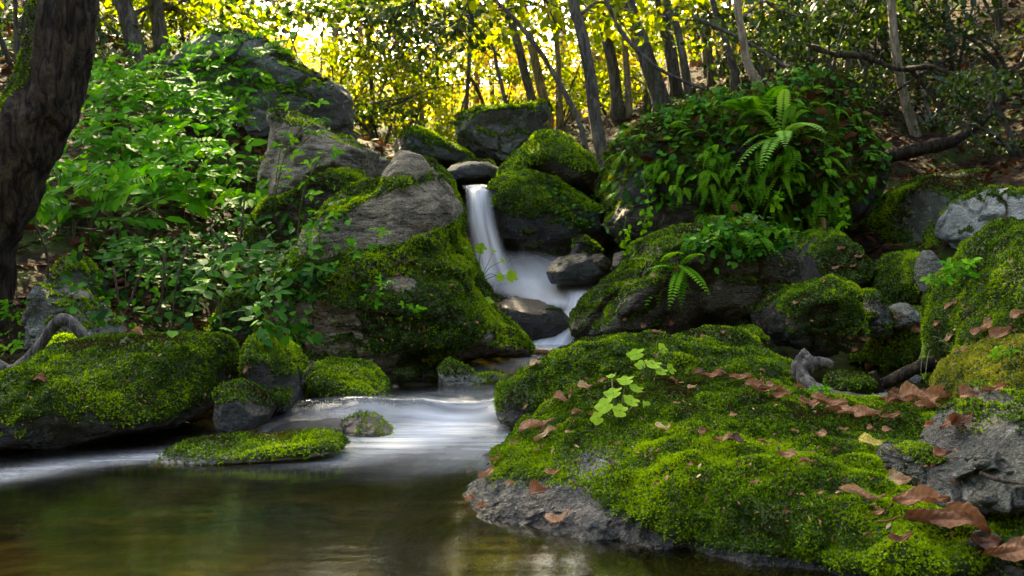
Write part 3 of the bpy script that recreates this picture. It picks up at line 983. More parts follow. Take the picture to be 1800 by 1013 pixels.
# -- stones by the falls
rk("wet purple grey stone at the edge of the plunge pool", [(960, 480), (975, 452), (1005, 446), (1040, 455), (1075, 475), (1085, 495), (1020, 505), (970, 500)], 4.8, .2, 'slate', .0, .1, 54, 7, .08, 6, name="stone", cat="stone", wet=.6)
rk("dark mossy stone above the wet purple grey one", [(1002, 450), (1006, 425), (1022, 417), (1045, 430), (1058, 448), (1030, 460)], 5.0, .12, 'dark', .4, .1, 55, 6, .08, 5, name="stone", cat="stone")
rk("brown broken stone beside the wet purple grey one", [(1036, 462), (1042, 447), (1062, 446), (1074, 462), (1068, 478), (1045, 476)], 4.7, .1, 'brown', .0, .1, 56, 7, .08, 5, name="stone", cat="stone")
rk("round dark stone right of the brown broken one", [(1075, 470), (1080, 448), (1098, 441), (1115, 455), (1116, 478), (1085, 485)], 4.6, .12, 'dark', .0, .1, 57, 4, .06, 5, name="stone", cat="stone", wet=.4)
rk("shadowed boulder under the overhanging slab", [(1105, 470), (1110, 435), (1135, 425), (1165, 432), (1170, 470), (1130, 482)], 4.7, .2, 'dark', .1, .1, 58, 4, .06, 5)
rk("wet dark boulder the lower fall curls around", [(870, 600), (880, 535), (905, 520), (950, 526), (990, 545), (1010, 570), (985, 600), (930, 618)], 4.45, .22, 'dark', .0, .1, 59, 5, .06, 6, wet=.8)
# -- right pool bits
rk("mossy stone beside the stump in the right pool", [(1455, 690), (1462, 668), (1490, 660), (1520, 662), (1535, 675), (1530, 695)], 1.95, .06, 'dark', .55, .1, 60, 4, .06, 5, name="stone", cat="stone")
rk("grey stone at the far rim of the right pool", [(1550, 575), (1560, 545), (1590, 532), (1612, 545), (1618, 570), (1580, 580)], 3.0, .1, 'grey', .1, .1, 61, 7, .06, 5, name="stone", cat="stone")

# ------------------------------------------------------------------ trees
def trunk_path(pts, d, total, dd=0.0):
    w = [P(x, y, d + dd * i) for i, (x, y) in enumerate(pts)]
    a, b = np.array(w[-2]), np.array(w[-1])
    u = unit((b - a)[None])[0]
    u = unit((u + np.array([0, 0, .6]))[None])[0]
    k = 1
    while w[-1][2] < total:
        w.append(w[-1] + u * (.9 if k == 1 else 1.4) + np.array([rng.normal() * .06, rng.normal() * .06, 0]))
        k += 1
    return np.array(w)


def crown_leaves(mb, c, rx, rz, n, L, up=.8, tilt=.7):
    p = rng.normal(size=(n, 3))
    p = unit(p) * (rng.random((n, 1)) ** .45)
    hol = fbm((p * 1.5 + c) * 1.3, 7, 2)
    p = p[hol > -.28]
    n = len(p)
    pos = c + p * np.array([rx, rx, rz])
    nrm = unit(rng.normal(size=(n, 3)) * tilt + np.array([0, -.15, up]))
    al = rng.normal(size=(n, 3))
    al[:, 2] -= .4
    ll = L * rng.uniform(.7, 1.3, n)
    v, f = leaves(pos, al, nrm, ll, ll * .68)
    t = np.clip(rng.normal(.5, .22, n), 0, 1)
    mb.add(v, f, np.repeat(t, 7))


def tree(label, pts, d, wpx, total=7.0, mat='bark', leafm='canopy', boughs=(), crown_n=900, leafL=.10, group=None, dd=0.0, sides=9, crown_r=1.6, name="tree", taper=.45, rough=.12, canopy=()):
    path = trunk_path(pts, d, total, dd)
    r0 = wpx / FPX * d / 2
    sp = spline(path, 12 + 3 * len(path))
    h = hit(pts[0][0], pts[0][1])
    base = sp[0].copy()
    g = ground_z([base[0]], [base[1]])[0]
    if base[2] > g - .05:
        sp = np.vstack([[base[0], base[1] + .02, g - .15], sp])
    tt = np.linspace(0, 1, len(sp))
    rad = r0 * (1 - taper * tt)
    rad[:2] *= 1.25
    root = empty(name, (base[0], base[1], g), label, "tree", group)
    tv, tf = tube(sp, rad, sides, rough, int(abs(pts[0][0])))
    part("trunk", tv, tf, M[mat], root, True, {"moss": sstep(1.0, 0.0, (tv[:, 2] - g) / 1.0) * .5})
    lv = MB()
    top = path[-1]
    ncl = max(4, crown_n // 160)

    def limb(v, f):
        part("limb", v, f, M[mat], root, True, {"moss": np.zeros(len(v))})
    for k in range(ncl):
        a = rng.uniform(0, 6.283)
        q = rng.uniform(.2, 1)
        c = top + np.array([math.cos(a) * crown_r * q, math.sin(a) * crown_r * q, rng.uniform(-1.6, 1.0)])
        s = sp[int(len(sp) * rng.uniform(.7, .97))]
        mid = (s + c) / 2 + np.array([0, 0, .15])
        limb(*tube(spline([s, mid, c], 6), np.linspace(r0 * .3, r0 * .08, 6), 4))
        crown_leaves(lv, c, .85, .38, crown_n // ncl, leafL)
    # unseen high leaf clusters added to block sun from the stream: (x, y, z, radius, leaves)
    for (bx, by, bz, br, n) in canopy:
        c = np.array([bx, by, bz])
        s = sp[int(len(sp) * rng.uniform(.75, .97))]
        limb(*tube(spline([s, (s + c) / 2 + np.array([0, 0, .3]), c], 7), np.linspace(r0 * .45, .015, 7), 5))
        crown_leaves(lv, c, br, br * .35, n, .24)
    # boughs: (px, py, depth, half width m, half height m, leaves)
    for (bx, by, bd, rx, rz, n) in boughs:
        c = P(bx, by, bd)
        i = np.argmin(np.linalg.norm(sp - (c + np.array([0, 0, -.2])), axis=1))
        i = min(len(sp) - 1, max(3, i))
        s = sp[i]
        mid = (s + c) / 2 + np.array([0, 0, .12])
        lb = MB()
        lb.add(*tube(spline([s, mid, c, c + (c - mid) * .4], 9), np.linspace(r0 * .3, .004, 9), 5))
        for k in range(5):
            e = c + rng.normal(size=3) * np.array([rx, rx, rz]) * .6
            lb.add(*tube(spline([mid + (c - mid) * rng.uniform(0, 1), (c + e) / 2, e], 5), np.linspace(.008, .003, 5), 4))
        v, f, _ = lb.get()
        limb(v, f)
        crown_leaves(lv, c, rx, rz, n, leafL * .9)
    lv.part("crown", M[leafm], root)
    return root


FT = "slender trees on the slope behind the falls"
# big leaning trunk at the left edge
def big_trunk():
    pts = [(-75, 560), (-50, 430), (0, 325), (50, 235), (88, 155), (108, 80), (117, 0), (124, -120), (145, -400)]
    dep = 2.9
    path = np.array([P(x, y, dep) for x, y in pts])
    path = np.vstack([path, path[-1] + np.array([.3, .3, 1.2]), path[-1] + np.array([.7, .8, 2.6]), path[-1] + np.array([1.0, 1.4, 4.2])])
    sp = spline(path, 240)
    n = len(sp)
    tt = np.linspace(0, 1, n)
    zz = sp[:, 2]
    rad = np.interp(zz, [0, .35, .75, 1.0, 1.3, 2, 6], [.16, .135, .110, .098, .092, .085, .05])
    g = ground_z([path[0][0]], [path[0][1]])[0]
    sp = np.vstack([[sp[0][0], sp[0][1], g - .2], sp])
    rad = np.concatenate([[.22], rad])
    root = empty("tree", (path[0][0], path[0][1], g), "dark thick leaning tree trunk at the left edge with a mossy left flank", "tree")
    v, f = tube(sp, rad, 96, .13, 3)
    c = np.repeat(sp, 96, 0)
    c = np.vstack([c, sp[:1], sp[-1:]])
    o = unit(v - c)
    v = v + o * (.015 * ridge(v * np.array([17, 17, 4.2]) + .5 * fbm(v * 6, 9, 3)[:, None], 4) + .006 * fbm(v * np.array([50, 50, 16]), 6, 3))[:, None]
    ms = sstep(.1, .8, -o[:, 0] + .4 * fbm(v * 5, 3, 3)) * 1.6 - .35
    tr_o = part("trunk", v, f, M['bark_moss'], root, True, {"moss": np.clip(ms, 0, .6)})
    mk = sstep(.35, 1.1, ms + .7 * fbm(v * 9, 12, 4)) * sstep(1.6, 1.0, v[:, 2])
    MOSSQ.append((tr_o, v, f, vnormals(v, f), mk, 2.9, 'moss', np.array(root.location), .8))
    lv = MB()
    top = path[-1]
    for k in range(9):
        c = top + rng.normal(size=3) * np.array([1.3, 1.5, .7])
        a, b = tube(spline([path[-2], (path[-2] + c) / 2, c], 6), np.linspace(.03, .006, 6), 5)
        part("limb", a, b, M['bark_moss'], root, True, {"moss": np.zeros(len(a))})
        crown_leaves(lv, c, .9, .4, 170, .09)
    lv.part("crown", M['canopy_dark'], root)


big_trunk()
tree("grey leaning trunk, left one of the pair behind the huge weathered boulder", [(252, 130), (232, 60), (215, 0)], 7.4, 34, 8, 'bark', 'canopy', [(330, 25, 8.2, .9, .3, 380), (150, 30, 8, .7, .3, 300)], 900, .09, canopy=[(-6.4, 10.2, 8.4, 1.2, 220), (-4.8, 8.2, 8.1, 1.5, 220), (-6.6, 6.1, 8.6, 1.3, 220), (-3.6, 6.0, 7.5, 1.5, 220), (-6.0, 10.7, 8.7, 1.1, 220), (-6.9, 8.7, 8.8, 1.3, 220), (-6.0, 8.1, 6.4, 1.2, 220), (-5.0, 8.5, 6.9, 1.2, 220), (-6.0, 8.3, 7.1, 1.1, 220), (-3.2, 8.8, 8.0, 1.2, 220), (-2.5, 10.3, 6.6, 1.3, 220), (-3.8, 9.6, 8.8, 1.3, 220)])
tree("dark upright trunk, right one of the pair behind the huge weathered boulder", [(288, 110), (280, 50), (273, 0)], 7.7, 28, 8, 'bark', 'canopy_dark', [(420, 20, 8.6, .9, .25, 420), (360, 60, 9.2, .7, .2, 260)], 900, .09, canopy=[(-0.7, 12.2, 6.4, 1.1, 220), (-1.2, 11.0, 8.1, 1.3, 220), (-2.1, 10.3, 7.8, 1.2, 220), (-2.8, 9.2, 8.2, 1.6, 220), (-0.7, 10.0, 7.4, 1.2, 220), (-4.4, 7.2, 7.5, 1.3, 220), (-3.0, 11.9, 7.7, 1.4, 220), (-3.6, 7.1, 7.1, 1.2, 220), (-2.5, 12.5, 8.1, 1.2, 220), (-0.9, 11.4, 8.3, 1.6, 220), (-1.4, 11.3, 7.2, 1.6, 220), (-0.7, 7.9, 8.3, 1.5, 220), (-3.3, 8.8, 6.7, 1.3, 240), (-1.2, 9.1, 6.8, 1.2, 240), (-2.2, 8.7, 6.6, 1.3, 240), (-3.5, 6.5, 6.9, 1.3, 240), (-2.4, 6.6, 7.8, 1.5, 240), (-1.2, 6.5, 7.9, 1.4, 240), (-5.0, 7.7, 7.9, 1.5, 240), (0.1, 8.4, 7.8, 1.5, 240), (-3.8, 8.1, 6.7, 1.4, 240), (-1.4, 7.0, 7.0, 1.4, 240)])
tree("thin arching sapling leaning left across the taller grey trunk", [(1033, 275), (1018, 215), (985, 150), (945, 85), (905, 35), (870, 0), (800, -70)], 6.0, 11, 4.2, 'bark', 'canopy_dark', [(700, 40, 6.8, .6, .15, 240), (800, 60, 6.6, .5, .15, 160)], 300, .07, taper=.6)
tree("tall grey trunk rooted on the mossy boulder upstream", [(1062, 285), (1048, 220), (1035, 120), (1018, 40), (1008, 0)], 6.2, 24, 7.5, 'bark', 'canopy', [(940, 15, 7, .8, .2, 300), (1090, 30, 7.2, .6, .2, 220)], 800, .09, canopy=[(-0.7, 8.7, 7.1, 1.4, 220), (0.7, 6.3, 6.0, 1.5, 220), (-0.6, 7.2, 9.0, 1.3, 220), (1.4, 8.4, 7.9, 1.2, 220), (0.7, 10.3, 7.6, 1.5, 220), (0.8, 6.3, 8.3, 1.4, 220), (-0.4, 6.2, 8.6, 1.3, 220), (1.0, 10.4, 8.1, 1.6, 220), (-0.1, 10.0, 7.3, 1.6, 220), (1.6, 6.5, 6.4, 1.2, 220), (1.9, 8.2, 7.9, 1.3, 220), (0.3, 7.9, 7.1, 1.4, 220), (-2.1, 8.3, 6.9, 1.4, 230), (-5.0, 8.8, 8.4, 1.1, 230), (-1.6, 9.3, 6.7, 1.3, 230), (-0.6, 8.6, 8.1, 1.2, 230), (-3.5, 7.2, 7.6, 1.5, 230), (-1.3, 9.9, 7.4, 1.4, 230), (-4.4, 8.0, 7.9, 1.4, 230), (-2.4, 7.2, 7.1, 1.2, 230), (-3.3, 10.0, 7.0, 1.5, 230), (0.5, 7.0, 7.4, 1.3, 230), (-4.9, 8.5, 8.4, 1.1, 230), (-1.3, 7.3, 7.8, 1.5, 230), (-3.7, 6.8, 6.8, 1.3, 230), (-4.9, 7.1, 7.6, 1.5, 230)])
tree("stout trunk leaning left at the top of the ferny slope", [(1166, 190), (1150, 140), (1125, 70), (1100, 0)], 9.0, 34, 9, 'bark', 'canopy', [(1060, 15, 9.4, .8, .25, 260), (1150, 30, 10, .7, .25, 220)], 800, .1, canopy=[(0.9, 8.0, 7.9, 1.2, 220), (0.3, 9.5, 9.3, 1.5, 220), (3.1, 8.6, 8.2, 1.2, 220), (0.7, 8.0, 7.4, 1.6, 220), (3.3, 11.5, 9.0, 1.2, 220), (1.2, 10.6, 8.8, 1.5, 220), (3.5, 7.9, 8.4, 1.4, 220), (2.0, 8.4, 8.1, 1.1, 220), (3.7, 11.8, 8.3, 1.3, 220), (3.6, 10.4, 9.2, 1.5, 220)])
tree("straight trunk between two stouter ones at the top of the slope", [(1190, 170), (1180, 100), (1166, 30), (1160, 0)], 9.2, 24, 9, 'bark', 'canopy', [(1230, 20, 10, .7, .2, 200)], 700, .1)
tree("slightly curved trunk just right of the straight one at the slope's top", [(1212, 172), (1202, 110), (1190, 50), (1170, 0)], 9.0, 16, 8, 'bark', 'canopy', [(1200, 10, 9.5, .6, .2, 160)], 500, .1)
tree("mid thickness trunk behind the arching sapling's right side", [(1085, 190), (1078, 120), (1062, 50), (1050, 0)], 10.5, 22, 9, 'bark', 'canopy', [(1010, 45, 11, .8, .25, 260)], 700, .1)
tree("slim trunk with a swept base standing on the ferny outcrop", [(1322, 172), (1330, 148), (1314, 110), (1303, 50), (1296, 0)], 5.6, 17, 6.5, 'bark_pale', 'canopy_dark', [(1380, 30, 6.4, .5, .15, 150)], 600, .08)
tree("thin trunk left of the swept base tree on the outcrop", [(1292, 125), (1275, 70), (1262, 30), (1252, 0)], 7.5, 13, 7, 'bark', 'canopy_dark', [(1240, 40, 8, .6, .2, 160)], 500, .08)
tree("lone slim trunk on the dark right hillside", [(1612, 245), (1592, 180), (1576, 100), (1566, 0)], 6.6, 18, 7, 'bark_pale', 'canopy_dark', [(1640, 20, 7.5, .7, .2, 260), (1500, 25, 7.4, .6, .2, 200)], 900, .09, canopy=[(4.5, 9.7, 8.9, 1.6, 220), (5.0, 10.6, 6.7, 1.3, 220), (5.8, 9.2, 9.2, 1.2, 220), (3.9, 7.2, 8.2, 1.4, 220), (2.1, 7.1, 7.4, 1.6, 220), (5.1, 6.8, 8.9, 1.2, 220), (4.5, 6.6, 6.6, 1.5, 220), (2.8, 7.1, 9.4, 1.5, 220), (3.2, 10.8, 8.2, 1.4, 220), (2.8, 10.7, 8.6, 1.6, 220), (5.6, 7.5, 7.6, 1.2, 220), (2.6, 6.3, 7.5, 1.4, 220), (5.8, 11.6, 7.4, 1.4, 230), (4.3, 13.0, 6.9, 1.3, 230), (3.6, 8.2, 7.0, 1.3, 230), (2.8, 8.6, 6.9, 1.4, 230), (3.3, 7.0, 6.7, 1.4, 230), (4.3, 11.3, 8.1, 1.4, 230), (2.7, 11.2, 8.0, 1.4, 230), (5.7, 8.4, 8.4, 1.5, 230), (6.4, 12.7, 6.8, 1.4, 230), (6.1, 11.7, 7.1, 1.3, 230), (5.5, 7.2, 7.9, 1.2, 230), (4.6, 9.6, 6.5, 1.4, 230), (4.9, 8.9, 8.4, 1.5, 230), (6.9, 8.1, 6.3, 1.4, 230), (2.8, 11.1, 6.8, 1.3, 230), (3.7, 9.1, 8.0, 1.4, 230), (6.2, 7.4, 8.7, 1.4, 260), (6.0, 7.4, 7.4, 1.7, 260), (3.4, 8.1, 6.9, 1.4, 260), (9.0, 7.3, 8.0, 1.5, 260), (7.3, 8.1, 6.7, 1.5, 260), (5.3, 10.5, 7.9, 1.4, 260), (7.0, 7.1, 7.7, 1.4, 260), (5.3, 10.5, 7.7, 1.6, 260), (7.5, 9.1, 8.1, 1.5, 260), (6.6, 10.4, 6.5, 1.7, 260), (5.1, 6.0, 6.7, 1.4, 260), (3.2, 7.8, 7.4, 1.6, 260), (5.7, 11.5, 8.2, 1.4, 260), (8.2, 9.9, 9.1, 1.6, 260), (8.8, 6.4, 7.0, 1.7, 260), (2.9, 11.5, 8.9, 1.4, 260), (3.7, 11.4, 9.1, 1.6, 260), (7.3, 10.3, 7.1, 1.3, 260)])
tree("pale slim trunk leaning left above the fallen branch", [(1522, 105), (1506, 50), (1490, 0)], 9.0, 14, 8, 'bark_pale', 'canopy_dark', [(1450, 30, 9.5, .7, .25, 240)], 600, .09)
tree("pale upright trunk close left of the leaning one above the fallen branch", [(1494, 100), (1488, 50), (1480, 0)], 9.6, 12, 8, 'bark_pale', 'canopy_dark', [(1400, 40, 9.5, .7, .25, 240)], 600, .09)
tree("shaded trunk leaning left high on the right slope", [(1405, 110), (1388, 50), (1378, 0)], 10, 18, 9, 'bark', 'canopy_dark', [(1350, 50, 10, .8, .3, 260), (1430, 80, 9.0, .6, .2, 180)], 700, .09)
tree("thin dark bending stem left of the upstream boulders", [(894, 200), (884, 160), (872, 110), (868, 85), (845, 55), (810, 15), (790, -30)], 8.5, 8, 4.5, 'bark', 'canopy_dark', [(760, 70, 9, .6, .10, 260), (700, 95, 9.3, .6, .10, 260), (660, 200, 9.2, .5, .08, 200), (820, 20, 8.8, .6, .10, 240)], 200, .08, taper=.5)
tree("dark trunk above the tilted boulder's corner", [(942, 200), (928, 150), (912, 85), (900, 40), (893, 0)], 10, 17, 8, 'bark', 'canopy', [(860, 30, 10.5, .8, .2, 260)], 600, .1)
tree("olive trunk close right of the dark one above the tilted boulder", [(962, 205), (948, 140), (932, 70), (918, 0)], 11.5, 18, 9, 'bark_pale', 'canopy', [(880, 60, 12, .8, .2, 240)], 600, .11)
tree("sunlit pale trunk with a mottled stem behind the arching sapling", [(1008, 205), (1000, 150), (985, 90), (972, 30), (966, 0)], 13.5, 19, 10, 'bark_pale', 'canopy_gold', [(930, 110, 14, 1, .3, 300)], 700, .12)
tree("reddish sunlit trunk right of the arching sapling", [(1012, 215), (1003, 160), (992, 110), (982, 40), (975, 0)], 14.5, 26, 11, 'bark_red', 'canopy_gold', [(1030, 90, 15, 1, .3, 300)], 700, .12)
tree("sunlit pale trunk between the tall grey and the mid thickness trunks", [(1058, 190), (1052, 130), (1046, 60), (1038, 0)], 15, 20, 11, 'bark_pale', 'canopy_gold', [(1110, 120, 16, 1, .3, 300)], 700, .12)
tree("far golden lit trunk near the top right of the bright gap", [(1224, 120), (1216, 60), (1210, 0)], 14, 24, 10, 'bark_red', 'canopy_gold', [(1260, 70, 15, 1.1, .35, 380)], 700, .12)
tree("slanting thin stem in the bright gap above the dark upstream boulder", [(858, 205), (835, 150), (800, 105), (760, 70), (720, 10)], 11.5, 7, 5.5, 'bark', 'canopy_dark', [(690, 130, 11, .8, .12, 320), (640, 30, 10, .8, .12, 320), (560, 20, 9.5, .8, .12, 300)], 300, .1)

for i, (x, top, d, w, mt) in enumerate([(700, 690, 17, 14, 'bark_pale'), (770, 762, 18, 12, 'bark'), (835, 838, 16, 13, 'bark_red'), (900, 893, 19, 15, 'bark_pale'), (1120, 1110, 17, 15, 'bark_pale'), (1140, 1128, 20, 16, 'bark_red'), (1245, 1232, 13, 14, 'bark'), (1270, 1262, 15, 15, 'bark_pale'), (640, 628, 19, 13, 'bark'), (580, 590, 18, 14, 'bark')]):
    tree("far slim sunlit trunk seen through the leaves upstream", [(x, 215), (.5 * (x + top) + 3, 110), (top, 0)], d, w, 10, mt, 'canopy_gold', [(x + 30, 60, d + .5, 1.2, .4, 260)], 500, .12, "far slim trunks upstream")

for i, (x, top, y0, d, w, mt) in enumerate([(655, 640, 215, 10.5, 8, 'bark'), (742, 728, 215, 11, 9, 'bark_pale'), (818, 826, 205, 10, 8, 'bark'), (985, 970, 200, 11, 10, 'bark_pale'), (1105, 1088, 185, 10.5, 12, 'bark_pale'), (1138, 1130, 175, 11.5, 11, 'bark'), (1250, 1236, 150, 10, 12, 'bark'), (1292, 1280, 130, 10.5, 11, 'bark_pale'), (1450, 1436, 110, 10, 10, 'bark'), (1345, 1338, 125, 10.5, 10, 'bark_pale'), (1680, 1660, 120, 9.5, 11, 'bark'), (1755, 1748, 110, 9.5, 10, 'bark'), (360, 352, 70, 11, 12, 'bark')]):
    tree("slim upright trunk among the leaves beyond the boulders", [(x, y0), (.5 * (x + top) + 3, y0 * .5), (top, 0)], d, w, 8, mt, 'canopy', [], 300, .09, "slim trunks beyond the boulders")

# understorey trees and bushes that close the view upstream: stem(s) and a leafy crown from the ground up
def bush(label, px, py, d, rx, h, n, L, leafm, group):
    c = P(px, py, d)
    g = ground_z([c[0]], [c[1]])[0]
    root = empty("small_tree", (c[0], c[1], g), label, "tree", group)
    lv = MB()
    base = np.array([c[0], c[1], g - .1])
    ncl = max(6, n // 90)
    for k in range(ncl):
        a = rng.uniform(0, 6.28)
        q = rng.uniform(.1, 1)
        zt = g + h * rng.uniform(.12, 1)
        e = np.array([c[0] + math.cos(a) * rx * q, c[1] + math.sin(a) * rx * q, zt])
        if k < 5:
            v, f = tube(spline([base, base * .6 + e * .4 + np.array([0, 0, h * .15]), e], 7), np.linspace(.022, .005, 7), 5)
            part("stem", v, f, M['bark'], root, True, {"moss": np.zeros(len(v))})
        crown_leaves(lv, e, rx * .46, rx * .13, int(2.3 * n / ncl), L * .78)
    lv.part("crown", M[leafm], root)


BG = "sunlit understorey trees upstream"
for (px, py, d, rx, h, n, L, lm) in [
    (640, 180, 10.5, 1.0, 1.6, 700, .085, 'canopy'), (720, 190, 11.5, 1.1, 2.2, 900, .09, 'canopy'), (560, 120, 12, 1.3, 2.8, 700, .10, 'canopy'), (790, 170, 13, 1.2, 2.6, 900, .1, 'canopy'),
    (870, 150, 15, 1.5, 3.2, 900, .12, 'canopy_gold'), (960, 160, 17, 1.6, 3.6, 900, .13, 'canopy_gold'), (1060, 150, 18, 1.7, 3.6, 900, .13, 'canopy_gold'), (1150, 120, 17, 1.5, 3.4, 900, .13, 'canopy'),
    (480, 80, 15, 1.6, 3.4, 700, .12, 'canopy_gold'), (390, 60, 13, 1.5, 3.0, 900, .11, 'canopy'), (330, 80, 11.5, 1.0, 2.0, 700, .1, 'canopy'), (200, 80, 11, 1.3, 2.6, 900, .1, 'canopy'),
    (1270, 110, 12.5, 1.1, 2.6, 800, .1, 'canopy'), (1340, 90, 11.5, 1.2, 2.4, 900, .1, 'canopy_dark'), (1430, 80, 11, 1.3, 2.4, 900, .1, 'canopy_dark'), (60, 60, 9.5, 1.4, 2.6, 900, .1, 'canopy_dark'),
    (1450, 180, 7.5, .8, 1.0, 800, .06, 'canopy_dark'), (1540, 120, 8.5, .9, 1.3, 800, .07, 'canopy_dark'), (1680, 110, 8.0, 1.0, .8, 300, .065, 'canopy_dark'), (1780, 90, 7.5, 1.0, .9, 300, .065, 'canopy_dark'), (1640, 20, 11, 1.3, 1.4, 400, .09, 'canopy_dark'), (1640, 225, 6.8, .6, .5, 500, .05, 'canopy_dark'), (1800, 230, 5.6, .6, .6, 500, .05, 'canopy_dark'), (1500, 190, 7.6, .6, .7, 500, .055, 'canopy_dark'), (1560, 30, 10.5, 1.1, 1.6, 800, .08, 'canopy_dark'), (1760, 10, 10, 1.3, 1.4, 400, .09, 'canopy_dark'), (1370, 150, 7.5, .8, 1.0, 800, .06, 'canopy_dark'),  # the small low shrubs on the right slope are added to darken it
    (670, 215, 9.5, .8, .9, 700, .075, 'canopy'), (760, 215, 10, .9, 1.0, 800, .08, 'canopy'), (880, 190, 11.5, .9, 1.1, 800, .085, 'canopy'), (980, 190, 12, 1.0, 1.2, 800, .09, 'canopy'), (1080, 175, 12.5, 1.0, 1.2, 800, .09, 'canopy'), (590, 190, 11, 1.0, 1.3, 700, .085, 'canopy'), (1180, 150, 11.5, .9, 1.1, 800, .085, 'canopy'),
    (100, 130, 7, .9, 1.1, 800, .07, 'canopy_dark'), (30, 130, 6, .7, .9, 600, .065, 'canopy_dark'), (230, 120, 8.5, .9, 1.0, 800, .075, 'canopy'), (330, 90, 9.5, .9, 1.0, 700, .08, 'canopy'),
    (700, 80, 18, 2.0, 4.5, 800, .14, 'canopy_gold'), (820, 60, 20, 2.2, 5, 900, .15, 'canopy_gold'),
]:
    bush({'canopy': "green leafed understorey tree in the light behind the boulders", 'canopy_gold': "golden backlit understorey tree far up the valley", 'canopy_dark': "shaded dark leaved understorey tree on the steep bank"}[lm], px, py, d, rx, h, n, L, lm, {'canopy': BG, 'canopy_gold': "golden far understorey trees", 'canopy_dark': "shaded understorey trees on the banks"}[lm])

# the far wood, one mass of leaves
mb = MB()
n = 30000
x = rng.uniform(-22, 22, n)
y = rng.uniform(21, 42, n)
gz = ground_z(x, y, False)
z = gz + rng.uniform(0, 1, n) ** 1.3 * 11
hole = fbm(np.stack([x, y * .4, z * 1.2], -1) * .45, 71, 3)
keep = hole > -.05
x, y, z = x[keep], y[keep], z[keep]
pos = np.stack([x, y, z], -1)
n = len(pos)
ll = rng.uniform(.11, .25, n)
v, f = leaves(pos, rng.normal(size=(n, 3)), unit(rng.normal(size=(n, 3)) * .8 + [0, -.2, .8]), ll, ll * .7)
mb.add(v, f, np.repeat(np.clip(rng.normal(.5, .25, n), 0, 1), 7))
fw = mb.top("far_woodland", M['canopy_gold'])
fw["kind"] = "stuff"
fw["label"] = "golden sunlit woodland far up the valley"

# ------------------------------------------------------------------ plants
def in_poly(x, y, poly):
    c = False
    j = len(poly) - 1
    for i in range(len(poly)):
        xi, yi = poly[i]
        xj, yj = poly[j]
        if (yi > y) != (yj > y) and x < (xj - xi) * (y - yi) / (yj - yi) + xi:
            c = not c
        j = i
    return c


def sample_poly(poly, n):
    xs, ys = [p[0] for p in poly], [p[1] for p in poly]
    out = []
    while len(out) < n:
        x, y = rng.uniform(min(xs), max(xs)), rng.uniform(min(ys), max(ys))
        if in_poly(x, y, poly):
            out.append((x, y))
    return out


def compound(lv, base, d, nrm, L, kind, tint):
    """a compound leaf: three leaflets, or a pinnate row of them"""
    d = unit(d[None])[0]
    nrm = unit(nrm[None])[0]
    sd = unit(np.cross(nrm, d)[None])[0]
    if kind == 'tri':
        dirs = [d, d * .25 + sd, d * .25 - sd]
        pos = [base + d * L * .12, base, base]
        ln = [L, L * .85, L * .85]
        wd = .62
    else:
        dirs, pos, ln = [], [], []
        k = 4
        for i in range(k):
            u = .25 + .75 * i / k
            for sg in (1, -1):
                dirs.append(d * .45 + sd * sg)
                pos.append(base + d * L * 2.2 * u - nrm * .1 * L * u * u)
                ln.append(L * (1.0 - .25 * abs(u - .55)))
        dirs.append(d)
        pos.append(base + d * L * 2.2)
        ln.append(L)
        wd = .44
    m = len(dirs)
    nn = nrm[None] + rng.normal(size=(m, 3)) * .16
    ln = np.array(ln) * rng.uniform(.85, 1.15, m)
    v, f = leaves(np.array(pos), np.array(dirs) + np.array([0, 0, -.12]), nn, ln, ln * wd)
    lv.add(v, f, np.repeat(np.clip(tint + rng.normal(0, .1, m), 0, 1), 7))


def shoot(label, base, h, L, kind, mat, group, lean=None, stems=3, per=6, name="leafy_plant", stem_m='stem', arch=.5, cat="plant", tint=.5):
    root = empty(name, base, label, cat, group)
    lv = MB()
    for k in range(stems):
        a = rng.uniform(0, 6.283)
        q = np.array([math.cos(a), math.sin(a) * .8 - .25, 0]) * arch * rng.uniform(.3, 1)
        if lean is not None:
            q = q * .5 + np.asarray(lean)
        hh = h * rng.uniform(.65, 1.1)
        tip = base + np.array([0, 0, hh]) + q * hh
        midp = base + np.array([0, 0, hh * .62]) + q * hh * .3
        sp = spline([base - np.array([0, 0, .02]), midp, tip, tip + q * hh * .35 - np.array([0, 0, hh * .06])], 14)
        v, f = tube(sp, np.linspace(.0012 + .0035 * h, .0008, 14), 4)
        part("stem", v, f, M[stem_m], root)
        for j in range(per):
            u = .3 + .7 * (j + rng.uniform(0, .6)) / per
            i = min(13, int(u * 13))
            az = j * 2.4 + a + rng.normal() * .4
            d = np.array([math.cos(az), math.sin(az), rng.uniform(-.1, .35)])
            b0 = sp[i]
            pet = L * rng.uniform(.5, 1.1)
            b1 = b0 + unit(d[None])[0] * pet + np.array([0, 0, .2 * pet])
            nn = np.array([rng.normal() * .4, -.75 + rng.normal() * .35, .8])
            compound(lv, b1, d, nn, L * rng.uniform(.75, 1.15) * (1.1 - .35 * u), kind, tint + rng.normal() * .14)
    lv.part("foliage", M[mat], root)
    return root


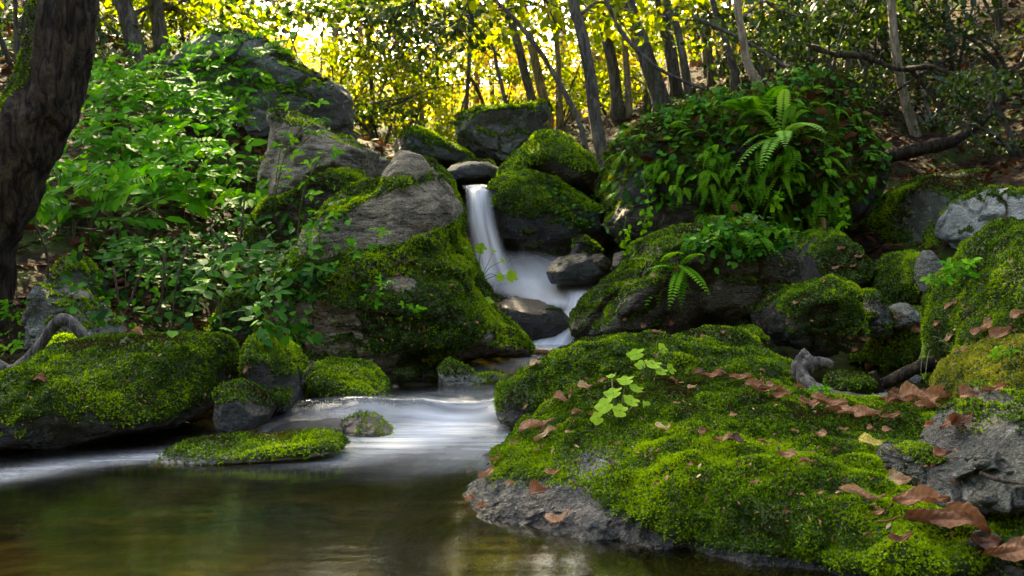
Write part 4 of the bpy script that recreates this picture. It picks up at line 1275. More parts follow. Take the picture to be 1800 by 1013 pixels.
LB = "leafy plants covering the left bank"
dense = [(170, 215), (250, 180), (330, 170), (400, 200), (430, 280), (440, 350), (430, 420), (330, 440), (200, 450), (100, 450), (70, 390), (120, 330)]
for (x, y) in sample_poly(dense, 48):
    h = hit(x, y)
    k = 'pin' if rng.random() < .3 else 'tri'
    dd = h[2]
    shoot("bright green leafy plant in the thicket on the left bank", h[0], rng.uniform(.18, .36), rng.uniform(.060, .098), k, 'leaf', LB, None, 3, 5 if k == 'tri' else 4, tint=.48)
low = [(60, 430), (200, 430), (400, 420), (470, 420), (560, 470), (560, 590), (470, 600), (330, 580), (230, 540), (100, 500)]
for (x, y) in sample_poly(low, 26):
    h = hit(x, y)
    shoot("deep green bramble seedling on the dark soil of the left bank", h[0], rng.uniform(.08, .18), rng.uniform(.034, .055), 'tri', 'leaf_deep', "bramble seedlings low on the left bank", None, 2, 5, name="bramble", arch=.7, tint=.6)
for (x, y, hh, L, k, lab) in [
    (370, 195, .42, .06, 'pin', "feathery ash like shoot in front of the huge weathered boulder"), (430, 215, .50, .065, 'pin', "tall feathery shoot nearest the top of the huge weathered boulder"),
    (470, 240, .30, .055, 'pin', "feathery shoot reaching over the bare sloping slab"), (300, 190, .40, .06, 'pin', "feathery shoot under the pair of trunks")]:
    h = hit(x, y)
    shoot(lab, h[0], hh, L, k, 'leaf', None, None, 4, 6, name="leafy_plant", arch=.8, tint=.65)
for (x, y, hh, L, lab, ln) in [
    (470, 420, .42, .042, "tall bramble cane at the left edge of the great leaning rock", (.35, -.1, 0)), (520, 440, .30, .038, "bramble with pale shoots against the great leaning rock", (.2, -.2, 0)),
    (560, 460, .16, .036, "bramble tip hanging over the great leaning rock's moss", (.3, -.2, 0)), (600, 520, .2, .034, "small bramble spray at the middle of the great leaning rock", (.6, -.4, 0)),
    (640, 560, .12, .03, "light green seedling on a ledge of the great leaning rock", (.5, -.5, 0)), (720, 585, .10, .026, "tiny seedling on the moss right of the ledge seedling", (.2, -.3, 0)),
    (300, 560, .22, .045, "spreading bramble just behind the large rounded boulder's crest", (-.3, -.2, 0)), (380, 570, .26, .045, "bramble with white buds behind the large rounded boulder", (.2, -.2, 0)),
    (20, 640, .08, .03, "low green plant in the left corner beside the bent branch", (0, -.2, 0)), (15, 590, .1, .03, "leafy plant under the big trunk at the left corner", (.1, -.2, 0)),
    (40, 240, .2, .05, "light leafed sprig behind the big leaning trunk", (-.1, -.1, 0)), (1700, 508, .05, .03, "broad leaved plant sprouting from the steep dark rock on the right", (-.5, -.2, 0)),
    (1660, 520, .035, .024, "small leafy sprig left of the broad leaved plant on the steep rock", (-.5, -.3, 0)), (1760, 640, .025, .014, "little pinnate weed on the yellow green mound", (.1, -.4, 0)),
    (1440, 698, .015, .012, "tiny green weed beside the stump in the right pool", (.2, -.2, 0)), (480, 360, .38, .05, "bright bramble arching over the bare slab's foot", (.4, -.2, 0))]:
    h = hit(x, y)
    shoot(lab, h[0], hh, L, 'tri', 'leaf', None, ln, 2, 5, name="leafy_plant" if 'bramble' not in lab else "bramble", tint=.6)


def frond(lv, base, d, L, wid, n=16, droop=.5, tint=.5, lift=.5):
    """one pinnate fern frond"""
    d = unit(d[None])[0]
    u = np.linspace(0, 1, n + 2)
    up = np.array([0, 0, 1.])
    sp = base + d[None] * (u * L)[:, None] + up[None] * (lift * L * (u - u * u * (1 + droop)))[:, None]
    tn = unit(np.gradient(sp, axis=0))
    sd = unit(np.cross(tn, up))
    nr = np.cross(sd, tn)
    v, f = tube(sp, np.linspace(.0018, .0007, len(sp)), 3)
    lv.add(v, f, tint * .6)
    pos, al, nn, ln = [], [], [], []
    for i in range(2, n + 2):
        w = math.sin(math.pi * min(1, (u[i] * .82 + .16))) ** .8 * wid
        for sg in (1, -1):
            pos.append(sp[i])
            al.append(sd[i] * sg + tn[i] * .35 - nr[i] * .1)
            nn.append(nr[i] + rng.normal(size=3) * .08)
            ln.append(max(.004, w))
    ln = np.array(ln)
    v, f = leaves(np.array(pos), np.array(al), np.array(nn), ln, np.minimum(ln * .42, L / n * 1.25))
    lv.add(v, f, np.clip(tint + rng.normal(0, .08), 0, 1))


def fern(label, base, nrm, L, wid, k, group=None, droop=.6, spread=1.0, dirs=None, lift=.5, tint=.5, split=True, n=16, fm='fern'):
    root = empty("fern", base, label, "fern", group)
    allv = MB()
    for j in range(k):
        if dirs:
            d = np.array(dirs[j], float)
        else:
            a = rng.uniform(0, 6.28)
            d = np.array([math.cos(a), math.sin(a) * .7, 0]) * spread + nrm * .7
        lv = MB() if split else allv
        frond(lv, base + rng.normal(size=3) * .004, d, L * rng.uniform(.75, 1.15), wid * rng.uniform(.85, 1.15), n, droop * rng.uniform(.7, 1.4), tint + rng.normal() * .12, lift)
        if split:
            lv.part("frond", M[fm], root)
    if not split:
        allv.part("fronds", M['fern'], root)
    return root


b = hit(1375, 245)[0]
fern("large pale fern with long arching fronds in the middle of the ferny outcrop", b, np.array([0, -.3, 1]), .28, .044, 9, None, .7, 1, [(-1, -.3, .1), (-.9, -.5, -.3), (-.2, -.8, .1), (.15, -.3, 1.1), (.5, -.3, .9), (-.6, -.2, .6), (.3, -.8, .2), (.0, -.2, 1.3), (-.6, -.8, -.2)], .45, .75, True, 20, 'fern_pale')
b = hit(1330, 215)[0]
fern("medium fern behind the large pale one on the outcrop", b, np.array([0, -.3, 1]), .28, .045, 7, None, .7, 1, None, .5, .6, True, 18)
OF = "small ferns hanging from the outcrop"
opoly = [(1060, 330), (1090, 270), (1150, 230), (1240, 200), (1330, 180), (1430, 160), (1510, 170), (1545, 230), (1530, 320), (1470, 390), (1380, 400), (1250, 380), (1120, 350)]
for (x, y) in sample_poly(opoly, 125):
    h = hit(x, y)
    if h is None or h[2] > 6.5:
        continue
    fern("small fern among many hanging on the mossy outcrop", h[0] + h[1] * .01, h[1] + np.array([-.15, -.3, -.55]), rng.uniform(.07, .16), rng.uniform(.011, .021), int(rng.integers(2, 5)), OF, 1.0, .6, None, .30, rng.uniform(.5, .95), False, 13)
for (x, y, lab) in [(1195, 470, "bright fern drooping down the left face of the blocky boulder"), (1160, 465, "blurred fern at the blocky boulder's left shoulder")]:
    h = hit(x, y)
    fern(lab, h[0], h[1], .155, .026, 5, None, .9, .8, [(-.3, -.5, -.5), (-.1, -.6, -.8), (.3, -.5, -.2), (-.7, -.3, .2), (.2, -.5, .3)], .25, .7, True, 16)
for (x, y) in [(1215, 425), (1245, 415), (1270, 410), (1300, 408), (1325, 412), (1350, 410), (1375, 418), (1290, 425), (1335, 428), (1255, 430)]:
    h = hit(x, y)
    fern("small fern in the green tuft on top of the blocky boulder", h[0], h[1], rng.uniform(.07, .13), .017, 6, "ferns on top of the blocky boulder", .9, .9, None, .5, rng.uniform(.45, .8), False, 12)

# ivy and small leaves covering the outcrop, the slope and the bank: nobody could count them
mb = MB()
pos, nr, ll = [], [], []
def cover(poly, n, smin, smax, maxd=14):
    for (x, y) in sample_poly(poly, n):
        h = hit(x, y)
        if h is None or h[2] > maxd:
            continue
        dd = h[2]
        pos.append(h[0] + h[1] * rng.uniform(.005, .05) + rng.normal(size=3) * .01)
        nr.append(unit((h[1] * .5 + np.array([0, -.25, .9]) + rng.normal(size=3) * .35)[None])[0])
        ll.append(rng.uniform(smin, smax))
cover([(1050, 330), (1090, 250), (1190, 200), (1330, 160), (1500, 130), (1565, 180), (1550, 330), (1470, 400), (1350, 410), (1230, 360), (1120, 360)], 750, .022, .042)
cover([(1200, 420), (1290, 390), (1390, 400), (1400, 440), (1230, 450)], 350, .016, .028)
cover([(950, 340), (1050, 340), (1090, 400), (1000, 400)], 110, .018, .03)
cover([(80, 430), (250, 400), (430, 420), (560, 480), (560, 620), (330, 590), (120, 560)], 520, .02, .042)
cover([(480, 360), (600, 330), (620, 420), (520, 520), (460, 480)], 90, .02, .035)
cover([(1060, 260), (1160, 180), (1330, 120), (1500, 110), (1420, 160), (1250, 200)], 600, .022, .04)
N_ = len(pos)
v, f = leaves(np.array(pos), rng.normal(size=(N_, 3)) + np.array([0, -.3, -.5]), np.array(nr), np.array(ll), np.array(ll) * .8, LTR)
mb.add(v, f, np.repeat(np.clip(rng.normal(.6, .25, N_), 0, 1), 7))
iv = mb.top("ground_cover", M['leaf_deep'])
iv["kind"] = "stuff"
iv["label"] = "ivy and small leaves creeping over the outcrop"

# trailing ivy strands
for (pts, d, lab) in [([(1478, 330), (1484, 370), (1480, 415)], 4.0, "long ivy strand hanging free below the outcrop's right end"), ([(1100, 380), (1098, 420), (1110, 450)], 4.15, "short ivy strand hanging in front of the dark overhanging slab"), ([(1372, 330), (1362, 370)], 4.0, "ivy strand hanging from the outcrop's middle"), ([(1128, 300), (1140, 360), (1130, 400)], 4.0, "thin ivy strand left of the overhanging slab")]:
    sp = spline([P(x, y, d) for x, y in pts], 14)
    root = empty("ivy_strand", sp[0], lab, "ivy")
    v, f = tube(sp, .002, 4)
    part("stem", v, f, M['stem'], root)
    lv = MB()
    i = rng.integers(3, 14, 26)
    pp = sp[i] + rng.normal(size=(26, 3)) * .012
    v, f = leaves(pp, rng.normal(size=(26, 3)) + [0, 0, -.8], rng.normal(size=(26, 3)) * .4 + [0, -.8, .5], rng.uniform(.018, .03, 26), rng.uniform(.016, .026, 26), LTR)
    lv.add(v, f, .7)
    lv.part("foliage", M['leaf'], root)


# round lobed leaves on thin stalks (seedlings)
def round_leaf(lv, c, nrm, r, tint, lobes=5, notch=True):
    nrm = unit(np.asarray(nrm, float)[None])[0]
    a = unit(np.cross(nrm, [0.3, 1, .2])[None])[0]
    b = np.cross(nrm, a)
    k = 30
    t = np.linspace(0, 2 * np.pi, k, endpoint=False)
    rr = r * (1 + .10 * np.cos(t * lobes) + .03 * np.cos(t * 13))
    if notch:
        rr = rr * (1 - .55 * np.exp(-((t - np.pi) / .22) ** 2))
    ring = c + a * (np.cos(t) * rr)[:, None] + b * (np.sin(t) * rr)[:, None] + nrm * (.10 * r * np.cos(2 * t) + .06 * r * np.cos(t * lobes))[:, None]
    ring2 = c + (ring - c) * .55 - nrm * .08 * r
    v = np.vstack([c[None] - nrm * .02 * r, ring2, ring])
    i = np.arange(k)
    j = (i + 1) % k
    f = np.concatenate([np.stack([0 * i, 1 + i, 1 + j], -1), np.stack([1 + i, 1 + k + i, 1 + k + j], -1), np.stack([1 + i, 1 + k + j, 1 + j], -1)])
    lv.add(v, f, tint)


def seedling(label, bpx, leaves_, d=None, group=None, name="seedling"):
    h = hit(*bpx)
    base = h[0]
    root = empty(name, base, label, "plant", group)
    for (x, y, r, nx, ny, nz, dz) in leaves_:
        c = P(x, y, base[1] + dz)
        mid = (base + c) / 2 + np.array([0, 0, .012]) + rng.normal(size=3) * .004
        v, f = tube(spline([base - [0, 0, .01], mid, c], 9), np.linspace(.0016, .0010, 9), 5)
        part("stem", v, f, M['stem'], root)
        lv = MB()
        round_leaf(lv, c, (nx, ny, nz), r * .68 / FPX * c[1], rng.uniform(.55, .85))
        lv.part("leaf", M['leaf_young'], root)
    return root


seedling("seedling with lobed bright leaves standing on the crest of the foreground rock", (1140, 668), [(1118, 622, 23, -.3, -.5, .8, .0), (1165, 612, 15, .5, -.7, .5, .02), (1148, 640, 22, .1, -.4, .9, -.03), (1128, 640, 18, -.4, -.5, .8, .02), (1180, 648, 16, .6, -.6, .5, -.01), (1162, 652, 17, .2, -.5, .8, -.04)])
seedling("second seedling, lower and bushier, in front of the crest seedling", (1085, 745), [(1100, 668, 22, -.2, -.4, .9, .03), (1078, 690, 24, -.3, -.4, .9, .0), (1118, 682, 20, .3, -.4, .9, .02), (1063, 712, 26, -.5, -.6, .7, -.03), (1110, 704, 22, .3, -.5, .8, -.02), (1140, 715, 19, .5, -.6, .7, 0), (1090, 722, 20, 0, -.7, .6, -.05), (1075, 660, 14, -.3, -.2, .9, .05), (1050, 735, 18, -.4, -.8, .4, -.04)])
seedling("plant with heart shaped leaves on long stalks at the great rock's right edge", (842, 492), [(792, 432, 11, -.2, -.3, .9, -.05), (817, 434, 14, .1, -.3, .9, -.05), (800, 452, 12, -.4, -.3, .8, -.08), (845, 437, 15, .1, -.9, .3, .02), (868, 441, 10, .3, -.3, .9, .05), (885, 459, 9, .6, -.4, .7, .0), (880, 488, 13, .3, -.8, .5, -.03), (900, 486, 17, .5, -.8, .2, -.03), (857, 531, 16, .2, -.8, .5, -.12), (830, 462, 10, -.2, -.4, .9, -.1)])

# grass tuft on the right
h = hit(1652, 640)
root = empty("grass_tuft", h[0], "thin bright grass tuft arching over the right pool", "grass")
for (x, y, x2, y2) in [(1630, 600, 1612, 640), (1640, 592, 1690, 620), (1625, 610, 1618, 660), (1650, 600, 1675, 612), (1635, 615, 1625, 670)]:
    b0 = h[0]
    m_, e_ = P(x, y, h[0][1] - .02), P(x2, y2, h[0][1] - .06)
    v, f = tube(spline([b0, m_, e_], 12), np.linspace(.0016, .0006, 12), 4)
    part("blade", v, f, M['stem'], root)

# bare dry stems on the left bank
for (pts, d, w) in [([(370, 400), (430, 480), (480, 570)], 3.3, 3), ([(290, 440), (285, 520), (270, 590)], 3.2, 3.5), ([(330, 430), (310, 500), (300, 590)], 3.1, 3), ([(250, 470), (225, 540), (200, 580)], 3.2, 3), ([(430, 350), (420, 450), (412, 540)], 3.4, 2.5), ([(400, 430), (350, 520), (330, 580)], 3.2, 2.5), ([(60, 390), (85, 460), (70, 560)], 3.0, 3), ([(200, 470), (215, 560), (240, 590)], 3.0, 2.5), ([(430, 440), (520, 445), (590, 455)], 3.1, 2.5), ([(335, 575), (300, 590), (285, 600)], 2.3, 4),
    ([(130, 400), (180, 400), (290, 345)], 3.6, 3), ([(660, 510), (640, 580), (622, 620)], 2.9, 2)]:
    sp = spline([P(x, y, d) for x, y in pts], 12)
    v, f = tube(sp, np.linspace(w, w * .5, 12) / FPX * d / 2 * 1.6, 5, .2, 3)
    o = mesh("bramble_cane", v, f, M['twig'], None, sp[0], True, {"moss": np.zeros(len(v))})
    tag(o, "thin bare brown cane standing among the left bank's leaves", "cane", "bare canes on the left bank")


# driftwood, roots and fallen branches
def wood(name, label, pts, d, r, mat='wood', cat="branch", sides=14, rough=.25, taper=.7, bark=.12):
    if np.isscalar(d):
        d = [d] * len(pts)
    sp = spline([P(x, y, dd) for (x, y), dd in zip(pts, d)], 40)
    rad = np.interp(np.linspace(0, 1, 40), [0, 1], [1, taper]) * r / FPX * np.mean(d)
    rad = rad * (1 + .15 * noise(sp * 14, 3) + .12 * noise(sp * 45, 4))
    v, f = tube(sp, rad, sides, rough, 7)
    cc = np.vstack([np.repeat(sp, sides, 0), sp[:1], sp[-1:]])
    r_ = rad.mean()
    v = v + (v - cc) * (bark * ridge(v / r_ * np.array([.9, .9, .5]), 5))[:, None]
    o = mesh(name, v, f, M[mat], None, sp[0], True, {"moss": np.zeros(len(v))})
    return tag(o, label, cat)


wood("driftwood_branch", "smooth grey bent driftwood branch at the left edge", [(-60, 610), (-15, 638), (22, 650), (60, 620), (98, 568), (118, 563), (145, 588), (172, 618)], 2.3, 11)
st_ = wood("stump", "twisted grey stump root at the foreground rock's far side", [(1428, 632), (1414, 642), (1410, 658), (1422, 674), (1448, 688), (1490, 700), (1540, 708)], [1.84, 1.84, 1.82, 1.8, 1.76, 1.72, 1.7], 20, cat="stump", taper=.3, rough=.6, sides=30, bark=.35)
kn = wood("knot", "", [(1420, 648), (1436, 640), (1452, 639), (1462, 644)], [1.82, 1.83, 1.83, 1.83], 12, taper=.6, rough=.6, sides=20, bark=.35)
del kn["label"], kn["category"]
kn.location = kn.location - st_.location
kn.parent = st_
wood("log", "dark broken log end sticking out of the right pool", [(1660, 634), (1610, 648), (1570, 668), (1552, 676)], 1.95, 12, 'bark_moss', "log")
wood("log", "short black log stub standing behind the mossy pool stone", [(1545, 690), (1538, 668), (1532, 655)], 1.95, 9, 'bark_moss', "log")
wood("branch", "reddish wet branch lying across the stream below the lower fall", [(925, 628), (950, 620), (975, 622), (1000, 616)], 3.6, 6, 'bark_red')
wood("branch", "dark fallen branch slanting across the right hillside", [(1425, 82), (1470, 96), (1520, 100), (1580, 122), (1640, 118), (1690, 140), (1750, 152), (1830, 180)], [6.4, 6.3, 6.2, 6.1, 6.0, 5.9, 5.8, 5.7], 5.5, 'bark_moss', rough=.5)
wood("branch", "thin forked branch rising from the dark fallen one on the right hillside", [(1600, 122), (1640, 170), (1662, 215), (1690, 240)], [6.1, 6.1, 6.1, 6.1], 3.5, 'bark_moss', rough=.5)
wood("branch", "thin bare branch crossing the lone slim trunk on the right hillside", [(1540, 190), (1590, 150), (1640, 118), (1680, 96)], 6.2, 3, 'bark_moss', rough=.5)
wood("log", "mossy fallen log below the lone slim trunk on the right hillside", [(1560, 275), (1620, 262), (1680, 245), (1730, 205), (1760, 170)], [5.8, 5.8, 5.9, 6.0, 6.1], 12, 'bark_moss', "log")
wood("branch", "thin curved dark branch hanging over the slope from the upper middle", [(1060, -10), (1095, 60), (1150, 115), (1200, 142), (1240, 158)], 5.6, 4, 'bark')
wood("branch", "long dark bare branch crossing in front of the outcrop trees", [(1220, 30), (1290, 62), (1340, 90), (1380, 118)], 6.0, 4, 'bark')
wood("root", "reddish bare root dangling under the outcrop's right end", [(1448, 385), (1452, 420), (1468, 445), (1490, 462)], 4.0, 4, 'bark_red', "root")
wood("twig", "thin dry twig lying on the wet stone edge of the foreground rock", [(1132, 907), (1080, 922), (1040, 934), (1005, 940)], [1.135, 1.14, 1.15, 1.15], 4, 'twig', "twig")
wood("twig", "thin grey twig among the dry leaves on the foreground crest", [(1395, 712), (1450, 735), (1530, 747), (1615, 752), (1640, 738)], [1.52, 1.48, 1.44, 1.40, 1.42], 3.2, 'twig', "twig")
wood("twig", "short brown twig on the foreground moss left of its middle", [(1070, 808), (1095, 822), (1115, 836)], [1.27, 1.25, 1.235], 2.2, 'twig', "twig")
wood("twig", "grey stick leaning on the bare grey angular rock", [(1722, 832), (1760, 845), (1810, 852)], [.93, .92, .91], 4, 'twig', "twig")
wood("twig", "white forked twig standing between the pointed and the cushion boulder", [(528, 690), (534, 665), (545, 648), (552, 636)], 2.2, 3, 'wood', "twig")


# ------------------------------------------------------------------ dry leaves
def dead_leaf(label, px, py, lpx, ang, tone, curl=.8, group=None, mat='dead', wid=.55, lift=.15, stand=0.0):
    h = hit(px, py)
    if h is None:
        return
    c, n = h[0], h[1]
    n = unit((n * .6 + np.array([0, -.25, .5]))[None])[0]
    L = .78 * lpx / FPX * h[2]
    e1 = np.array([math.cos(ang), 0, math.sin(ang)])
    e1 = unit((e1 - n * (e1 @ n))[None])[0]
    e1 = unit((e1 + n * stand)[None])[0]
    e2 = unit(np.cross(n, e1)[None])[0]
    e3 = np.cross(e1, e2)
    nu, nv = 31, 15
    U, V = np.meshgrid(np.linspace(0, 1, nu), np.linspace(-1, 1, nv), indexing='ij')
    half = wid * .5 * np.sin(np.pi * np.clip(U, 0, 1) ** .8) ** .75 * (1 - .15 * U) * (1 + .07 * np.sin(U * 34 + V * 2))
    s_ = rng.uniform(0, 9)
    th = V * curl * (1.0 + .5 * np.sin(U * 4 + s_))
    cr = max(.25, abs(curl))
    y = half * np.sin(th * 1.0) / cr
    z = half * (1 - np.cos(th)) / cr * (1 if rng.random() < .6 else .7)
    bend = rng.uniform(.1, .5) * (1 if rng.random() < .5 else -1)
    x = U - .5
    z = z + bend * (x * x - .1) + .05 * np.sin(U * 9 + V * 3 + s_) * (np.abs(V)) + .012 * np.cos(U * 62 - np.abs(V) * 7) * np.minimum(1, np.abs(V) * 4) - .04 * np.exp(-(V / .12) ** 2) + .05 * noise(np.stack([U * 4 + s_, V * 2.5, U * 0], -1).reshape(-1, 3), 8).reshape(U.shape)
    y = y + .06 * np.sin(U * 5 + s_)
    p = np.stack([x, y, z - z.min() + .02], -1).reshape(-1, 3) * L
    v = c + p[:, :1] * e1 + p[:, 1:2] * e2 + p[:, 2:] * e3 + n * lift * .03
    # keep it on the surface
    ii = np.arange(nu * nv).reshape(nu, nv)
    q = np.stack([ii[:-1, :-1], ii[:-1, 1:], ii[1:, 1:], ii[1:, :-1]], -1).reshape(-1, 4)
    f = np.concatenate([q[:, [0, 1, 2]], q[:, [0, 2, 3]]])
    v1, f1 = tube(np.array([c + e1 * -.5 * L + e3 * .03 * L + n * lift * .03, c - e1 * .62 * L + e3 * .05 * L, c - e1 * .72 * L + e3 * .02 * L]), .011 * L, 4)
    tone = tone + rng.normal() * .12
    t = np.clip(tone + .10 * np.sin(U * 6 + s_) + .08 * V - .05 * np.cos(U * 62 - np.abs(V) * 7) - .15 * np.exp(-(V / .1) ** 2), 0, 1).ravel()
    o = mesh("dry_leaf", np.vstack([v, v1]), np.vstack([f, f1 + len(v)]), M[mat], None, c, True, {"tint": np.concatenate([t, np.full(len(v1), .3)])})
    return tag(o, label, "leaf", group)


FG = "dry leaves on the foreground rock"
dead_leaf("yellow curled leaf beside the dark flat topped stone", 1530, 790, 58, -.5, .5, .7, None, 'dead_yellow', .8, .3)
dead_leaf("pale tan leaf lying alone on the middle of the foreground moss", 1163, 757, 36, .4, .95, .6)
dead_leaf("large tan leaf at the water's edge of the foreground rock", 980, 917, 55, .7, .7, .25, None, 'dead', .7)
dead_leaf("very large brown leaf at the bottom right, nearest the camera", 1650, 945, 170, -.35, .45, .7, None, 'dead', .42, .5)
dead_leaf("large curled leaf just above the very large brown one", 1620, 905, 105, -.4, .3, .9, None, 'dead', .4, .6)
dead_leaf("brown leaf in the bottom right corner", 1770, 985, 110, -.15, .4, .5, None, 'dead', .5, .5)
dead_leaf("long narrow rolled leaf below the dark flat topped stone", 1510, 885, 95, -.2, .5, 1.2, None, 'dead', .3, .3)
dead_leaf("folded golden brown leaf under the dark flat topped stone", 1592, 850, 60, -.3, .75, .8, None, 'dead', .6, .3)
dead_leaf("large curled tan leaf at the left slope of the foreground rock", 945, 765, 85, .9, .72, .9, None, 'dead', .42, .4)
dead_leaf("second curled leaf right below the large tan one on the left slope", 965, 778, 58, .5, .65, .9, None, 'dead', .5, .4)
dead_leaf("upright brown leaf standing on the foreground crest", 1335, 682, 50, 1.4, .45, .6, None, 'dead', .3, .2, .8)
dead_leaf("big orange brown leaf at the centre of the crest's leaf pile", 1450, 725, 85, .1, .5, .8, None, 'dead', .6, .5)
dead_leaf("orange wet leaf half in the water at the foreground rock's left end", 822, 882, 32, .2, .35, .3, None, 'dead', .5)
dead_leaf("snail like rolled leaf on top of the large rounded boulder", 240, 596, 28, .1, .85, 1.4, None, 'dead', .8, .4)
dead_leaf("brown leaf on the left shoulder of the large rounded boulder", 72, 673, 34, -.2, .4, .8)
dead_leaf("orange brown leaf at the right end of the large rounded boulder", 436, 652, 20, .9, .5, .8)
dead_leaf("pale leaf tip at the left end of the cushion like ridge", 942, 642, 30, .8, .75, .6)
for (x, y, l, a, t) in [(1030, 688, 36, -.2, .4), (1060, 680, 26, .5, .5), (985, 710, 38, -.4, .45), (1016, 740, 36, .9, .3), (1042, 742, 22, .7, .5), (972, 842, 36, .2, .6), (950, 875, 48, .5, .5), (856, 842, 46, 1.0, .45), (838, 838, 34, .8, .4), (848, 905, 30, .3, .55),
    (1238, 775, 34, 1.2, .3), (1275, 787, 50, 0, .4), (1298, 785, 36, -.9, .25), (1343, 792, 36, .2, .55), (1380, 812, 40, -.4, .5), (1420, 828, 36, -.5, .35), (1438, 774, 30, .3, .3), (1530, 768, 22, .1, .35),
    (1250, 672, 44, -.1, .65), (1232, 668, 36, -.3, .3), (1265, 668, 34, .1, .4), (1300, 675, 48, -.4, .4), (1325, 690, 50, -.4, .35), (1352, 698, 55, -.3, .45), (1370, 706, 44, -.3, .3), (1350, 692, 36, .6, .5), (1480, 735, 66, -.2, .4), (1500, 740, 60, -.3, .5), (1420, 720, 55, .3, .5),
    (1530, 742, 60, .1, .55), (1565, 742, 44, .3, .35), (1595, 706, 75, -.3, .45), (1615, 712, 70, -.5, .35), (1640, 712, 70, .3, .5), (1655, 705, 60, 1.0, .45), (1628, 728, 60, -.1, .4), (1585, 722, 55, -.5, .3), (1560, 712, 44, -.2, .4), (1702, 748, 48, .2, .4), (1680, 755, 44, -.2, .35), (1745, 696, 50, .1, .45), (1710, 704, 44, -.2, .4),
    (1583, 958, 50, .0, .5), (1690, 920, 70, -.8, .3), (1720, 965, 60, -.2, .25), (1660, 815, 40, 1.2, .25), (905, 790, 22, 0.3, 0.50), (925, 720, 20, 0.8, 0.40), (1000, 770, 18, 0.2, 0.60), (1090, 790, 16, 0.5, 0.40), (1130, 700, 18, 0.1, 0.50), (1190, 720, 16, 0.9, 0.35), (1215, 830, 20, 0.3, 0.45), (1160, 860, 18, 0.7, 0.30), (1290, 740, 18, 0.2, 0.50), (1330, 860, 22, 0.4, 0.40), (1395, 770, 18, 0.1, 0.55), (1460, 800, 20, 0.6, 0.40), (1440, 880, 22, 0.2, 0.50), (1380, 910, 20, 0.8, 0.30), (1540, 915, 30, 0.1, 0.50), (1600, 890, 34, 0.4, 0.35), (1480, 765, 22, 0.2, 0.45), (1560, 770, 26, 0.5, 0.50), (1405, 690, 26, 0.2, 0.50), (1220, 690, 22, 0.4, 0.45), (1180, 675, 20, 0.1, 0.50), (1640, 760, 30, 0.6, 0.40), (900, 860, 24, 0.3, 0.45), (1010, 860, 16, 0.7, 0.35), (880, 815, 24, 0.9, 0.50)]:
    dead_leaf("brown curled leaf among the others on the foreground moss", x, y, l, a, t, rng.uniform(.5, 1.2), FG, 'dead', rng.uniform(.45, .85), .35)
for (x, y, l, a, t, lab) in [(1740, 582, 44, 1.2, .45, "largest of the copper leaves on the steep dark rock"), (1765, 590, 48, .6, .5, "ribbed copper leaf right of the largest one on the steep rock"), (1725, 590, 36, 1.4, .4, "narrow copper leaf left of the largest one on the steep rock"), (1680, 545, 34, 1.3, .3, "dark hanging leaf under the broad leaved plant")]:
    dead_leaf(lab, x, y, l, a, t, .8, None, 'dead', .6, .4)
for (x, y, l, a, t) in [(1572, 582, 26, .2, .6), (1608, 575, 30, .2, .6), (1590, 580, 20, .3, .5), (1530, 640, 24, .2, .45), (1500, 615, 18, .5, .5), (1560, 600, 18, .3, .5), (1400, 535, 14, 0, .6), (1480, 440, 20, .2, .5), (1510, 455, 20, .1, .5), (1140, 580, 24, .2, .55), (1155, 590, 20, .9, .5), (1110, 505, 20, .1, .6), (1150, 492, 22, .3, .5), (1130, 575, 16, .8, .5), (1190, 480, 20, .2, .5), (1095, 560, 12, .8, .5), (1180, 570, 20, .3, .4), (1670, 600, 26, .2, .5), (1700, 625, 22, .6, .4), (1790, 560, 30, .3, .45), (1520, 600, 22, .2, .55), (1545, 612, 18, .8, .5), (1495, 595, 16, .2, .5), (1580, 560, 16, .5, .5), (1650, 575, 18, .1, .4), (1470, 475, 18, .3, .5), (1500, 470, 16, .2, .6), (1450, 500, 14, .4, .5), (1270, 590, 18, .3, .4), (1235, 600, 16, .2, .5)]:
    dead_leaf("small dry leaf caught on a boulder in the middle distance", x, y, l, a, t, .7, "dry leaves on the farther boulders", 'dead', .6, .3)
for (x, y, l, a, t) in [(548, 605, 22, .5, .5), (560, 592, 18, .9, .4), (590, 575, 20, .3, .4), (837, 572, 14, 1.3, .45), (745, 638, 16, 1.4, .5), (795, 505, 14, .6, .45), (480, 560, 24, .4, .45), (270, 480, 30, .3, .4), (250, 490, 36, .2, .35), (230, 470, 30, .5, .4), (180, 450, 24, .4, .75), (300, 500, 28, .2, .35), (210, 500, 26, .7, .3)]:
    dead_leaf("small brown leaf caught on the left bank or the great leaning rock", x, y, l, a, t, .7, "dry leaves on the left bank", 'dead', .6, .3)

# crumbs of leaf and needles caught in the moss, too many to count
mb = MB()
pos, nr = [], []
for poly, n in (([(860, 830), (900, 720), (1000, 660), (1200, 620), (1400, 660), (1650, 740), (1750, 900), (1650, 980), (1300, 930), (1100, 880)], 300), ([(30, 720), (100, 640), (370, 600), (440, 700), (300, 760)], 90), ([(600, 640), (650, 450), (820, 440), (900, 620)], 120),
                ([(1050, 560), (1150, 480), (1400, 420), (1500, 600)], 120), ([(1640, 640), (1700, 500), (1800, 450), (1800, 680)], 120)):
    for q in sample_poly(poly, n):
        h = hit(*q)
        pos.append(h[0] + h[1] * .012)
        nr.append(h[1] * .6 + rng.normal(size=3) * .4 + np.array([0, -.3, .4]))
n = len(pos)
ll = rng.uniform(.003, .010, n) * np.clip(np.array(pos)[:, 1], 1, 3) ** .6
v, f = leaves(np.array(pos), rng.normal(size=(n, 3)), np.array(nr), ll, ll * rng.uniform(.1, .6, n))
mb.add(v, f, np.repeat(np.clip(rng.normal(.30, .2, n), 0, 1), 7))
cb = mb.top("leaf_crumbs", M['dead'])
